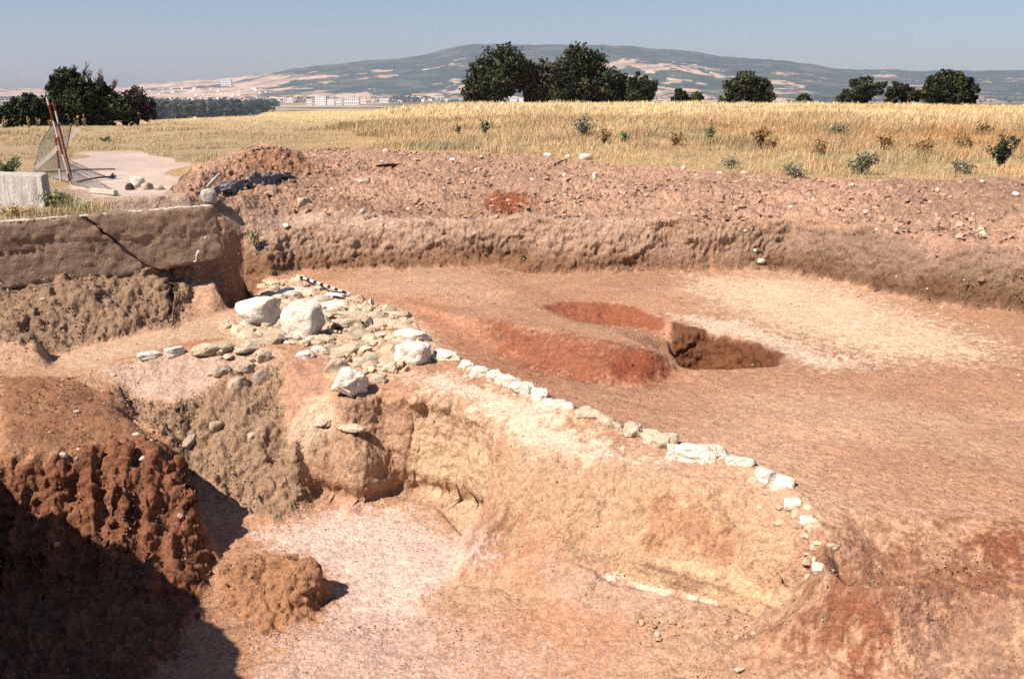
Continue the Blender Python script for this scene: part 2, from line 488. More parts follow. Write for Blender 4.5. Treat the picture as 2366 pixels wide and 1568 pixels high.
MAT = {}
MAT['soil'] = noise_mat('soil', attr='tone', var=((2.2, .12), (11, .20), (40, .16)), crumbs=((28, .14, .012), (75, .17, .006)), bump=((9, .035), (30, .008)))
MAT['spoil'] = noise_mat('spoil_earth', attr='tone', var=((1.5, .14), (10, .22), (40, .18)), crumbs=((14, .16, .03), (45, .26, .010)), bump=((7, .05), (30, .012)))
MAT['track'] = noise_mat('track_gravel', attr='tone', var=((1.0, .08), (25, .14), (90, .15)), bump=((40, .015),))
MAT['meadow'] = noise_mat('meadow_ground', attr='tone', var=((.6, .15), (4, .22), (22, .3)), bump=((6, .08), (25, .04)))
MAT['clod'] = noise_mat('clod_earth', attr='tone', var=((30, .2),), bump=((40, .012),))
MAT['stone'] = noise_mat('limestone', (.60, .48, .35), var=((5, .12), (22, .18), (90, .16)), bump=((10, .05), (45, .02)), tint=(11, (.42, .26, .15), .85))
MAT['white_stone'] = noise_mat('white_limestone', (.80, .71, .59), var=((5, .10), (25, .15)), bump=((10, .05), (50, .02)), tint=(8, (.52, .36, .23), .6))
MAT['wall_stone'] = noise_mat('weathered_stone', (.46, .35, .26), var=((5, .15), (25, .2), (90, .15)), bump=((12, .03), (50, .012)), tint=(6, (.36, .22, .13), .5))
MAT['concrete'] = noise_mat('old_concrete', (.32, .21, .145), var=((1.2, .16), (9, .2), (60, .25)), bump=((14, .04), (60, .022)), tint=(1.6, (.23, .15, .10), .55))
MAT['grey_concrete'] = noise_mat('grey_concrete', (.50, .44, .38), var=((2, .15), (12, .15), (60, .2)), bump=((18, .03), (70, .012)), tint=(2.4, (.36, .27, .2), .6))
MAT['whitewash'] = noise_mat('whitewashed_concrete', (.60, .54, .48), var=((3, .15), (20, .16)), bump=((12, .03), (40, .015)), tint=(4.5, (.30, .235, .19), .85), stretch=(2.6, 2.6, .45))
MAT['grass'] = noise_mat('dry_grass_blades', attr='tone', var=(), bump=())
MAT['leaf'] = noise_mat('leaves', attr='tone', var=(), bump=(), rough=.7)
MAT['bark'] = noise_mat('bark', (.10, .075, .06), var=((8, .3),), bump=((20, .03),))
MAT['twig'] = noise_mat('bare_twigs', (.10, .07, .065), var=((8, .2),), bump=())
MAT['wood'] = noise_mat('grey_wood', (.52, .45, .36), var=((6, .2), (40, .2)), bump=((60, .006),))
MAT['dark_wood'] = noise_mat('dark_wood', (.07, .05, .04), var=((10, .3),), bump=())
MAT['rust'] = noise_mat('rusty_iron', (.16, .09, .07), var=((10, .3),), bump=())
MAT['red'] = noise_mat('red_paint', (.17, .026, .02), var=((12, .25),), bump=(), rough=.5)
MAT['white'] = noise_mat('white_paint', (.82, .76, .68), var=((12, .12),), bump=(), rough=.5)
MAT['black'] = noise_mat('black_paint', (.015, .012, .012), var=((12, .2),), bump=(), rough=.5)
MAT['yellow'] = noise_mat('yellowed_tip', (.62, .40, .12), var=((12, .2),), bump=())
MAT['net'] = noise_mat('net_cord', (.09, .09, .10), var=((4, .2),), bump=())
MAT['plastic'] = noise_mat('grey_plastic', (.19, .172, .17), var=((5, .25),), bump=((14, .05),), rough=.55, tint=(6, (.40, .34, .32), .5))
MAT['house'] = noise_mat('house_render', (.86, .80, .76), var=((.02, .10),), bump=())
MAT['tile'] = noise_mat('roof_tiles', (.48, .24, .15), var=((.05, .2),), bump=())
MAT['glass'] = noise_mat('window_glass', (.10, .11, .13), var=(), bump=(), rough=.3)
MAT['hill'] = noise_mat('hillside', attr='tone', var=((.004, .12), (.02, .15)), bump=())


# ------------------------------------------------------------------ object helpers
def tag(o, label=None, cat=None, group=None, kind=None):
    if label: o['label'] = label
    if cat: o['category'] = cat
    if group: o['group'] = group
    if kind: o['kind'] = kind
    return o


def np_mesh(name, V, Fq, mat, tone=None, smooth=True, parent=None):
    """mesh object from arrays: V (n,3), Fq (m,3|4), per-vertex colour"""
    me = bpy.data.meshes.new(name)
    V = np.asarray(V, np.float32); Fq = np.asarray(Fq, np.int32)
    k = Fq.shape[1]
    me.vertices.add(len(V)); me.vertices.foreach_set("co", V.ravel())
    me.loops.add(Fq.size); me.loops.foreach_set("vertex_index", Fq.ravel())
    me.polygons.add(len(Fq)); me.polygons.foreach_set("loop_start", np.arange(0, Fq.size, k, dtype=np.int32))
    me.polygons.foreach_set("use_smooth", np.full(len(Fq), smooth))
    me.update(calc_edges=True)
    if tone is not None:
        at = me.color_attributes.new("tone", 'FLOAT_COLOR', 'POINT')
        c = np.ones((len(V), 4), np.float32); c[:, :3] = tone
        at.data.foreach_set("color", c.ravel())
    me.materials.append(mat)
    o = bpy.data.objects.new(name, me); COL.objects.link(o)
    if parent: o.parent = parent
    return o


def bm_obj(name, bm, mats, parent=None, smooth=False):
    me = bpy.data.meshes.new(name); bm.to_mesh(me); bm.free()
    for m in (mats if isinstance(mats, (list, tuple)) else [mats]):
        me.materials.append(m)
    if smooth:
        me.polygons.foreach_set("use_smooth", np.full(len(me.polygons), True))
    o = bpy.data.objects.new(name, me); COL.objects.link(o)
    if parent: o.parent = parent
    return o


def empty(name, loc, rz=0.0):
    o = bpy.data.objects.new(name, None); COL.objects.link(o)
    o.location = loc; o.rotation_euler = (0, 0, rz); o.empty_display_size = .2
    return o


def tube(bm, pts, rads, seg=6, mat=0):
    """tapered tube along points"""
    rings = []
    pts = [Vector(p) for p in pts]
    for i, p in enumerate(pts):
        d = (pts[min(i + 1, len(pts) - 1)] - pts[max(i - 1, 0)]).normalized()
        u = d.cross(Vector((0, 0, 1)));
        if u.length < 1e-3: u = Vector((1, 0, 0))
        u.normalize(); w = d.cross(u)
        rings.append([bm.verts.new(p + (u * math.cos(2 * math.pi * k / seg) + w * math.sin(2 * math.pi * k / seg)) * rads[i]) for k in range(seg)])
    for a, b in zip(rings, rings[1:]):
        for k in range(seg):
            f = bm.faces.new((a[k], a[(k + 1) % seg], b[(k + 1) % seg], b[k])); f.material_index = mat
    for r in (rings[0], rings[-1]):
        f = bm.faces.new(r); f.material_index = mat
    return rings


def box(bm, c, s, rot=None, mat=0):
    M = Matrix.Translation(Vector(c)) @ (rot.to_matrix().to_4x4() if rot else Matrix.Identity(4)) @ Matrix.Diagonal((s[0], s[1], s[2], 1))
    r = bmesh.ops.create_cube(bm, size=1, matrix=M)
    for f in {f for v in r['verts'] for f in v.link_faces}:
        f.material_index = mat


# ------------------------------------------------------------------ ground: one surface, finer where it is near or steep
def metric_rows(az_list, r0, r1, rows):
    fine = np.exp(np.linspace(math.log(r0), math.log(r1), 3600))
    R = np.zeros((rows, len(az_list)))
    C = []
    for az in az_list:
        x, y = fine * math.sin(az), fine * math.cos(az)
        z = height(x, y)
        phi = np.arctan2(z - EYE, fine)
        dist = np.hypot(fine, z - EYE)
        vis = np.diff(phi)
        ds = np.where(vis > 0, vis, -0.25 * vis) + 0.16 * np.hypot(np.diff(fine), np.diff(z)) / dist[1:] + 0.00004
        near = np.clip((fine[1:] - 2.0) / 3.0, .12, 1)
        C.append(np.concatenate([[0], np.cumsum(ds * near)]))
    C = np.array(C)
    for i in range(len(az_list)):
        c = C[i]
        R[:, i] = np.interp(np.linspace(0, c[-1], rows), c, fine)
    return R


# colour zones in plan, from picture outlines dropped onto the ground
Z = {}
Z['redbank'] = zone([(1090, 735), (1160, 745), (1300, 775), (1420, 800), (1510, 812), (1560, 845), (1500, 892), (1380, 886), (1250, 862), (1150, 812)])
Z['redhot'] = zone([(1440, 812), (1510, 815), (1548, 850), (1490, 888), (1400, 872)])
Z['pitwall'] = [U(*p)[:2] for p in [(1548, 741, 0), (1640, 765, 0), (1740, 795, 0), (1812, 828, 0), (1790, 843, 0), (1700, 851, 0), (1610, 851, 0), (1568, 843, 0), (1550, 812, 0)]]
Z['pitred'] = [U(*p)[:2] for p in [(1243, 706, 0), (1300, 697, 0), (1400, 698, 0), (1480, 712, 0), (1545, 740, 0), (1520, 764, -.12), (1450, 752, -.17), (1390, 747, -.18), (1330, 740, -.15)]]
Z['palepit'] = zone([(1545, 726), (1700, 740), (1850, 800), (2000, 850), (1900, 850), (1815, 822), (1700, 778), (1560, 736)])
Z['paleright'] = zone([(1600, 640), (1850, 650), (2000, 690), (2250, 780), (2300, 830), (2000, 830), (1850, 780), (1700, 720)])
Z['path'] = zone([(940, 870), (1060, 870), (1180, 905), (1300, 970), (1420, 1030), (1540, 1090), (1380, 1070), (1200, 1040), (1150, 1000), (1080, 925), (1000, 900)])
Z['lilac'] = zone([(600, 1240), (740, 1190), (930, 1170), (1090, 1225), (1130, 1290), (1010, 1370), (1000, 1440), (1040, 1568), (640, 1568), (760, 1420), (780, 1350), (640, 1270)])
Z['pinkfore'] = zone([(640, 1430), (1000, 1420), (1200, 1500), (1350, 1568), (600, 1568)])
Z['grayface'] = zone([(270, 890), (310, 920), (400, 935), (470, 905), (540, 860), (645, 838), (658, 985), (690, 1060), (720, 1160), (632, 1213), (500, 1130), (400, 1045), (300, 950)])
Z['grayslope'] = zone([(240, 856), (310, 838), (430, 818), (540, 802), (640, 808), (645, 832), (540, 854), (470, 900), (400, 930), (310, 918)])
Z['earthwall'] = [(-16, 10.1), (-9, 12.4), (-6.6, 13.3), (-4.2, 14.2), (-3.8, 14.1), (-3.78, 13.45)] + zone([(536, 712), (406, 750), (304, 772), (177, 800), (60, 798)]) + [(-8.0, 11.2), (-16, 8.9)]
Z['strip'] = zone([(140, 812), (304, 778), (530, 720), (545, 790), (430, 808), (310, 826), (220, 848), (150, 850)])
Z['stripred'] = zone([(260, 836), (380, 800), (540, 775), (545, 790), (430, 806), (310, 826)])
Z['mound'] = zone([(0, 866), (180, 874), (248, 900), (330, 988), (400, 1054), (340, 1032), (290, 1014), (200, 1034), (0, 1048)])
Z['moundface_and_shade'] = [(-7.5, 7.4), (-7.4, 8.2)] + zone([(0, 1050), (100, 1044), (200, 1034), (290, 1014), (345, 1032), (402, 1054), (470, 1250)]) + [(-2.55, 7.4), (-2.5, 6.6), (-2.75, 5.6), (-2.6, 4.6), (-7.5, 4.6)]  # runs on over the near-left floor, coloured dark to deepen the cast shadow
Z['stump'] = zone([(520, 1310), (560, 1288), (610, 1274), (665, 1280), (718, 1284), (750, 1350), (760, 1375), (690, 1425), (600, 1450), (515, 1420)])
Z['rough'] = zone([(1150, 1050), (1300, 1060), (1500, 1120), (1700, 1160), (1820, 1230), (1850, 1330), (1700, 1310), (1550, 1295), (1400, 1272), (1290, 1250), (1180, 1220), (1150, 1140)])
Z['roughred'] = zone([(1480, 1190), (1600, 1180), (1720, 1220), (1690, 1290), (1600, 1310), (1500, 1290)])
Z['yellow'] = zone([(1290, 1256), (1400, 1278), (1550, 1300), (1700, 1314), (1800, 1340), (1860, 1352), (1815, 1394), (1760, 1400), (1600, 1374), (1450, 1337), (1330, 1292)])
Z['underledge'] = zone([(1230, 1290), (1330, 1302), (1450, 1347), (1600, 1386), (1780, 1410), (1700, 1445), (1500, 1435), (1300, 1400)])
Z['flecks'] = zone([(1365, 1312), (1420, 1318), (1520, 1355), (1640, 1372), (1650, 1388), (1520, 1372), (1420, 1340)])
Z['niche'] = zone([(945, 930), (1000, 925), (1060, 945), (1105, 980), (1128, 1030), (1130, 1120), (1100, 1200), (1010, 1160), (940, 1145), (930, 1060)])
Z['bulge'] = zone([(700, 930), (800, 930), (880, 905), (935, 920), (930, 1140), (830, 1182), (740, 1150), (690, 1050)])
Z['recess'] = zone([(660, 838), (745, 820), (750, 905), (668, 980)])
Z['paleledge'] = zone([(700, 930), (760, 910), (785, 950), (775, 1000), (700, 1060), (665, 1040), (668, 990)])
Z['baulk'] = [_w(p)[:2] for p in LINES[0][2:]] + [_w(p)[:2] for p in LINES[1][2:]][::-1]
Z['pile'] = zone([(560, 735), (610, 655), (700, 650), (830, 695), (950, 725), (1000, 790), (1010, 830), (930, 865), (840, 880), (770, 870), (740, 800), (600, 795), (545, 790)])
Z['floorred'] = zone([(900, 690), (1000, 680), (1120, 740), (1180, 800), (1300, 880), (1250, 905), (1100, 840), (980, 770)])
Z['rightred'] = zone([(1900, 1260), (2100, 1230), (2365, 1250), (2365, 1568), (1650, 1568), (1700, 1480), (1850, 1420)])
Z['darkred1'] = zone([(2250, 1250), (2365, 1235), (2365, 1330), (2260, 1320)])
Z['darkred2'] = zone([(1990, 1460), (2060, 1440), (2060, 1568), (1960, 1568)])
Z['greyfore'] = zone([(2120, 1470), (2365, 1400), (2365, 1568), (2100, 1568)])
Z['rubblefore'] = zone([(1480, 1430), (1640, 1400), (1740, 1430), (1700, 1568), (1560, 1568), (1500, 1480)])
Z['lump'] = zone([(1010, 1380), (1060, 1330), (1180, 1330), (1240, 1390), (1160, 1420), (1050, 1410)])
Z['spoilred'] = zone([(1110, 470), (1140, 448), (1190, 438), (1225, 452), (1215, 485), (1180, 497), (1120, 490)])
Z['moundred'] = zone([(540, 370), (600, 340), (690, 358), (720, 390), (640, 395), (560, 400)])
Z['track'] = zone([(128, 425), (150, 395), (185, 352), (300, 350), (445, 378), (420, 405), (385, 440), (330, 468), (200, 470), (150, 445)])
Z['spoil'] = zone([(505, 478), (440, 462), (395, 440), (440, 392), (540, 352), (600, 330), (690, 346), (800, 340), (950, 350), (1150, 358), (1350, 372), (1500, 386), (1700, 402), (2000, 416), (2365, 412)]) + [(15.9, 19.5), (15.9, 10.8), (10, 12.9)] + zone([(2365, 574), (2200, 558), (2000, 532), (1840, 508), (1500, 517), (1100, 509), (760, 516), (560, 541)]) + [(-5.05, 15.75), (-5.15, 14.5)]

lin = lambda r, g, b: np.array([r, g, b])
FOOTLINE = zone([(1310, 1284), (1390, 1316), (1450, 1339), (1530, 1360), (1600, 1376), (1690, 1392), (1765, 1402)])
ROWLINE = zone([(1000, 812), (1078, 852), (1170, 884), (1246, 920), (1290, 944), (1406, 984), (1500, 1014), (1620, 1056), (1711, 1078), (1768, 1106), (1810, 1126), (1834, 1170), (1868, 1210), (1888, 1270), (1890, 1310)])
TONES = {
    'floor': lin(.405, .212, .125), 'pale': lin(.58, .385, .25), 'lilac': lin(.50, .325, .25), 'gray': lin(.37, .255, .175), 'red': lin(.30, .075, .032),
}


def paint(x, y, z):
    """albedo and roughness of the bare soil at plan positions"""
    n = x.size
    wx = x + .09 * fbm(x, y, 1.6, 3, 21) + .05 * fbm(x, y, 7, 3, 23); wy = y + .09 * fbm(x, y, 1.6, 3, 22) + .05 * fbm(x, y, 7, 3, 24)
    C = np.empty((n, 3)); C[:] = TONES['floor']
    A = np.full(n, .006)         # relief of the fine noise
    K = np.zeros(n)              # relief of the clods
    big = fbm(x, y, .7, 4, 31)

    jag = fbm(x, y, 15, 3, 25); jag2 = fbm(x, y, 38, 2, 26)
    TIGHT = {'pitwall', 'pitred', 'niche', 'bulge', 'grayface', 'recess', 'yellow', 'underledge', 'flecks', 'grayslope', 'paleledge', 'strip', 'redhot', 'earthwall'}

    def lay(name, col, soft=.12, amt=1.0, rough=None, clod=None, shift=0.0):
        k = .25 if name in TIGHT else 1.0
        sd = poly_sd(x + k * (wx - x), y + k * (wy - y), Z[name])
        sd = sd + (.8 * jag + .6 * jag2) * (soft if soft > .1 else soft * .5)
        m = (1 - sstep(-soft, soft, sd + shift)) * amt
        C[:] = C * (1 - m[:, None]) + np.asarray(col) * m[:, None]
        if rough is not None: A[:] = A * (1 - m) + rough * m
        if clod is not None: K[:] = K * (1 - m) + clod * m
        return m

    C *= (1 + .12 * big)[:, None]
    # general bleaching of the trodden floor
    bl = sstep(.0, .7, fbm(x, y, .35, 4, 41) + .15)
    C = C * (1 - .35 * bl[:, None]) + TONES['pale'] * .35 * bl[:, None]
    lay('rightred', (.23, .098, .052), .35, .92, .016)  # red soil, its colour darkened to stand in for corner vignetting
    lay('paleright', (.64, .45, .30), .5, .9)
    lay('palepit', (.62, .46, .33), .2, .9)
    lay('floorred', (.36, .15, .078), .3, .7)
    lay('redbank', (.26, .092, .048), .12, .95, .020, .010)
    lay('redhot', (.215, .058, .029), .10, .85, .016)
    lay('pitred', (.25, .075, .037), .05, .9, .016, .008)
    lay('pitwall', (.15, .060, .027), .04, 1, .035, .02)
    lay('path', (.68, .50, .36), .15, .9, .004)
    lay('lilac', (.60, .425, .345), .2, .95, .004)
    lay('pinkfore', (.47, .295, .22), .3, .8, .010)
    lay('rough', (.44, .268, .16), .14, .9, .022, .020)
    lay('roughred', (.33, .15, .075), .12, .65, .024, .022)
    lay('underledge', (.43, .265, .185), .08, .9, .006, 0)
    lay('yellow', (.50, .315, .185), .03, .95, .006, 0)
    st = (1 - sstep(-.03, .03, poly_sd(x, y, Z['yellow']))) * fbm(x * .8, z * 16, 1.6, 3, 62)
    C *= (1 + .42 * st)[:, None]
    fl = (1 - sstep(-.02, .03, poly_sd(x, y, Z['flecks']))) * sstep(.15, .35, fbm(x * .6, z * 12, 5, 3, 63))
    C = C * (1 - fl[:, None]) + lin(.74, .64, .48) * fl[:, None]
    lay('rubblefore', (.40, .24, .15), .2, .9, .018, .022)
    lay('lump', (.44, .27, .165), .12, .8, .018, .012)
    lay('darkred1', (.20, .070, .036), .12, .9, .02)
    lay('darkred2', (.24, .075, .036), .15, .8, .02, .008)
    lay('greyfore', (.28, .165, .115), .25, .8, .012)
    lay('pile', (.56, .39, .26), .12, .8, .022, .022)
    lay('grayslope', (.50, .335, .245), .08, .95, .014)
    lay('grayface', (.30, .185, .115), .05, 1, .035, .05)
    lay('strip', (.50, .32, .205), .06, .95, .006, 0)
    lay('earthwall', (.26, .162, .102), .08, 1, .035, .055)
    lay('stripred', (.36, .155, .08), .06, .8)
    lay('niche', (.52, .335, .205), .05, 1, .022, .014)
    lay('bulge', (.38, .225, .14), .08, .95, .024, .018)
    lay('recess', (.38, .20, .13), .04, .9, .008, 0)
    lay('paleledge', (.56, .39, .26), .08, .9, .01, 0)
    lay('mound', (.275, .13, .068), .12, 1, .016, .008)
    lay('moundface_and_shade', (.215, .088, .045), .08, 1, .055, .032)  # mound soil; on the near-left floor the dark tone is painted shade
    lay('stump', (.33, .162, .085), .08, 1, .04, .035)
    lay('baulk', (.34, .20, .125), .06, 1, .045, .045)
    # pale upper and dark lower bands in the sections
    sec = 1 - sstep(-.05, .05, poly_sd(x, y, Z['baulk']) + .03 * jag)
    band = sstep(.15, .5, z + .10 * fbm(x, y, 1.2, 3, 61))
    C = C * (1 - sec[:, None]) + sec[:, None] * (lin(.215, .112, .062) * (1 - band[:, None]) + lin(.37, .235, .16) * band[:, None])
    C *= (1 - .32 * sec * sstep(3.2, 5.2, x))[:, None]  # right end painted darker to offset the direct sun on it
    outside = poly_sd(wx, wy, Z['spoil'])
    ms = 1 - sstep(-.12, .12, outside)
    C = C * (1 - ms[:, None]) + ms[:, None] * (lin(.375, .22, .145) * (1 + .18 * fbm(x, y, .5, 4, 71))[:, None])
    A = A * (1 - ms) + .03 * ms
    cl = .055 * ms * sstep(0.05, .35, -poly_sd(x, y, Z['spoil']))
    K = K * (1 - ms) + cl
    ledge = ms * (1 - sstep(.15, .5, poly_sd(x, y, Z['baulk']) + .1 * fbm(x, y, 1.5, 3, 72))) * (1 - sstep(1.5, 4.0, x)) * .8
    C = C * (1 - ledge[:, None]) + lin(.47, .315, .225) * ledge[:, None]
    K = K * (1 - ledge); A = A * (1 - .7 * ledge)
    lay('spoilred', (.24, .07, .03), .12, .95)
    lay('moundred', (.33, .15, .075), .5, .8)
    # specks of sherd and lime
    
    return C, A, K


def meadow_tone(x, y):
    C = np.empty((x.size, 3)); C[:] = lin(.42, .275, .135)
    t = fbm(x, y, .25, 4, 81)
    C = C * (1 - .45 * sstep(-.2, .9, t)[:, None]) + lin(.30, .235, .12) * .45 * sstep(-.2, .9, t)[:, None]
    far = sstep(34, 60, np.hypot(x, y))[:, None]
    C = C * (1 - far) + lin(.60, .42, .20) * far
    left = (sstep(-5, -9, x) * (1 - sstep(60, 80, np.hypot(x, y))))[:, None]
    C = C * (1 - .75 * left) + lin(.37, .265, .155) * .75 * left
    wall_ = sstep(17.5, 16.0, y)[:, None] * sstep(-3, -4, x)[:, None]
    C = C * (1 - wall_) + lin(.40, .28, .20) * wall_
    drop = sstep(2, 20, np.hypot(x, y) - edge_r(x, y))[:, None]
    return C * (1 - drop) + lin(.10, .11, .06) * drop


def build_ground():
    az = np.concatenate([np.radians(np.linspace(-78, -33, 90, endpoint=False)), np.radians(np.linspace(-33, 33, 1180, endpoint=False)), np.radians(np.linspace(33, 60, 50))])
    rows = 1050
    R = metric_rows(az, .4, 300.0, rows)
    X = R * np.sin(az)[None, :]; Y = R * np.cos(az)[None, :]
    sh = X.shape
    x, y = X.ravel(), Y.ravel()
    # flutings of the mound face and ragged edges come from shifting the lookup
    near = 1 - sstep(26, 34, np.hypot(x, y))
    bl = (1 - sstep(-.02, .2, poly_sd(x, y, Z['baulk'])))
    near = near * (1 - .7 * bl)
    wx = x + near * .022 * fbm(x, y, 5.5, 3, 1); wy = y + near * .022 * fbm(x, y, 5.5, 3, 2)
    mf = (1 - sstep(-.05, .25, poly_sd(x, y, Z['moundface_and_shade'])))
    mf = mf * (1 - sstep(-3.15, -2.75, x)) * 1.15
    flute = np.abs(fbm(x * 1.0 + .25 * y, y * .12, 3.6, 3, 9)) * .55
    wy = wy - mf * (flute - .12) * .42
    z = height(wx, wy)
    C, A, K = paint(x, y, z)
    P = np.stack([X, Y, z.reshape(sh)], -1)
    du = np.gradient(P, axis=1); dv = np.gradient(P, axis=0)
    Nn = np.cross(du, dv); Nn /= (np.linalg.norm(Nn, axis=-1, keepdims=True) + 1e-12)
    Nn = Nn.reshape(-1, 3)
    nz = np.abs(Nn[:, 2])
    ms_sp = (poly_sd(x, y, Z['spoil']) < 0).astype(float)
    # relief: noise in space, so that steep faces are as lumpy as flat ones
    flat = sstep(.010, .022, A)
    d = A * (1.3 * fbm3(x, y, z, 3.4, 3, 51) + (.15 + .45 * flat) * fbm3(x, y, z, 16, 2, 52))
    d += ms_sp * .07 * fbm3(x, y, z, 1.3, 3, 56)
    lumpy = sstep(.04, .055, K) * (1 - ms_sp)
    d += lumpy * (.10 * fbm3(x, y, z, 1.9, 3, 57) - .09 * np.clip(fbm3(x, y, z * 1.4, 3.3, 3, 58) - .18, 0, 1))
    m = np.nonzero(K > .003)[0]
    xm, ym, zm = x[m], y[m], z[m]
    jx, jy = .05 * fbm3(xm, ym, zm, 6, 2, 53), .05 * fbm3(xm, ym, zm, 6, 2, 54)
    c0, v0 = cells3(xm + 2 * jx, ym + 2 * jy, zm, 2.6, 7)
    c1, v1 = cells3(xm + jx, ym + jy, zm, 6.5, 3)
    c2, v2 = cells3(xm + .5 * jx, ym + .5 * jy, zm, 15.0, 4)
    s0, s1, s2 = np.minimum(1, c0 * 3.5), np.minimum(1, c1 * 3.5), np.minimum(1, c2 * 3)
    d[m] += K[m] * (s0 * (v0 * 1.1 - .2) + s1 * (v1 * .9 - .25) + s2 * (v2 * .5 - .15) - .35)
    # undercut foot and crumbling brow of the niche and the bulge
    fc = np.maximum(1 - sstep(-.02, .05, poly_sd(x, y, Z['niche'])), 1 - sstep(-.02, .05, poly_sd(x, y, Z['bulge'])))
    nc = 1 - sstep(-.14, .10, poly_sd(x, y, Z['niche']))
    d -= .10 * nc * sstep(-.10, -.24, z) * sstep(-1.12, -1.02, z)
    d -= .13 * fc * np.exp(-((z + 1.0) / .09) ** 2)
    d += fc * np.exp(-((z + .12) / .10) ** 2) * (.06 * fbm3(x, y, z, 9, 3, 59) + .05)
    dl = np.full(x.shape, 9.0)
    for (ax, ay), (bx, by) in zip(FOOTLINE, FOOTLINE[1:]):
        t = np.clip(((x - ax) * (bx - ax) + (y - ay) * (by - ay)) / ((bx - ax) ** 2 + (by - ay) ** 2), 0, 1)
        dl = np.minimum(dl, np.hypot(x - ax - t * (bx - ax), y - ay - t * (by - ay)))
    d -= .055 * np.exp(-(dl / .035) ** 2) * (.8 + .6 * fbm(x, y, 5, 2, 64))
    d += .035 * np.exp(-((dl - .12) / .05) ** 2) * (poly_sd(x, y, Z['yellow']) < .02)
    # soil banked against the row of stones
    dr = np.full(x.shape, 9.0)
    for (ax, ay), (bx, by) in zip(ROWLINE, ROWLINE[1:]):
        t = np.clip(((x - ax) * (bx - ax) + (y - ay) * (by - ay)) / ((bx - ax) ** 2 + (by - ay) ** 2), 0, 1)
        dr = np.minimum(dr, np.hypot(x - ax - t * (bx - ax), y - ay - t * (by - ay)))
    d += .035 * np.exp(-(dr / .11) ** 2) * (.8 + .5 * fbm(x, y, 6, 2, 60))
    r = np.hypot(x, y)
    d = d * (1 - sstep(60, 110, r))
    P = P.reshape(-1, 3) + Nn * d[:, None]
    idx = np.arange(P.shape[0]).reshape(sh)
    quads = np.stack([idx[:-1, :-1], idx[:-1, 1:], idx[1:, 1:], idx[1:, :-1]], -1).reshape(-1, 4)
    # which surface each vertex belongs to
    spo = poly_sd(x, y, Z['spoil']) < 0
    trk = (poly_sd(x + .3 * fbm(x, y, .8, 3, 91), y + .5 * fbm(x, y, .8, 3, 92), Z['track']) < 0) & ~spo
    wallline = poly_sd(x, y, [(-40, 1.9), (-9.2, 12.7), (-6.6, 13.6), (-5.2, 14.1), (-5.3, 14.7), (-40, 40)]) < 0
    baulk = poly_sd(x, y, Z['baulk']) < 0.0
    lipline = poly_sd(x, y, [(15.9, 10.8), (10, 12.9)] + zone([(2365, 574), (2000, 532), (1840, 508), (1500, 517), (1100, 509), (760, 516), (560, 541)]) + [(-5.05, 15.75), (-5.15, 14.5), (-40, 40), (0, 900), (900, 900), (900, -200)]) < 0
    nearbaulk = poly_sd(x, y, [(-60, 9.3), (-15.9, 9.2), (-8.3, 8.3), (-5.6, 7.0), (-4.42, 6.42), (-3.65, 5.2), (-3.1, 2.0), (1, 1.6), (6.5, 1.4), (60, 1.6), (60, -60), (-60, -60)]) < 0
    mea = ((wallline | lipline | nearbaulk) & ~spo & ~trk)
    sid = np.zeros(x.size, int); sid[spo] = 1; sid[trk] = 2; sid[mea] = 3
    mt = meadow_tone(x, y)
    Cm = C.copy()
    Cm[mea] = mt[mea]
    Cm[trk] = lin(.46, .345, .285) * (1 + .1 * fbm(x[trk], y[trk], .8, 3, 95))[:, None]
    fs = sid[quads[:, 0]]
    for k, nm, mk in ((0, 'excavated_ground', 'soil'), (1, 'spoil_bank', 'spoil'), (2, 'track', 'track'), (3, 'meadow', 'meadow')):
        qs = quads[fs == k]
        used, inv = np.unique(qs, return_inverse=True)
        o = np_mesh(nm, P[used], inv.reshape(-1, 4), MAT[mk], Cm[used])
        tag(o, kind='structure')


build_ground()


# ------------------------------------------------------------------ plain, hills, haze
PLAIN = -30.0
RIDGE = [(-1500, 203), (-600, 205), (0, 206), (110, 207), (250, 207), (300, 204), (400, 193), (470, 187), (520, 187), (600, 178), (680, 166), (760, 156), (850, 147), (950, 140),
         (1000, 130), (1060, 114), (1100, 110), (1200, 111), (1300, 112), (1400, 113), (1450, 115), (1500, 120), (1560, 124), (1650, 136), (1750, 143), (1850, 152), (1900, 162), (1950, 166),
         (2000, 164), (2100, 167), (2365, 167), (3000, 165), (4200, 190)]
RX = [a for a, b in RIDGE]; RYR = [b for a, b in RIDGE]


def hill_z(x, y):
    r = np.hypot(x, y); d = y
    az = 1182.5 + x / np.maximum(y, 1) * F_PX
    top = EYE + (215 - np.interp(az, RX, RYR) + 1.6 * fbm(az, az * 0 + 3, .035, 3, 201)) * 7000 / F_PX
    top = np.maximum(top, 8)
    t = np.clip((d - 4100) / 2900, 0, 1.6)
    up = np.where(t < 1, t ** 1.25 * (1.15 - .15 * t), np.maximum(0, 1 - ((t - 1) / .6) ** 2))
    gully = fbm(x, y, 1 / 700., 4, 202)
    return PLAIN + (top - PLAIN) * np.clip(up * (1 + .30 * gully * np.clip(1 - t, 0, 1)), 0, 1.02)


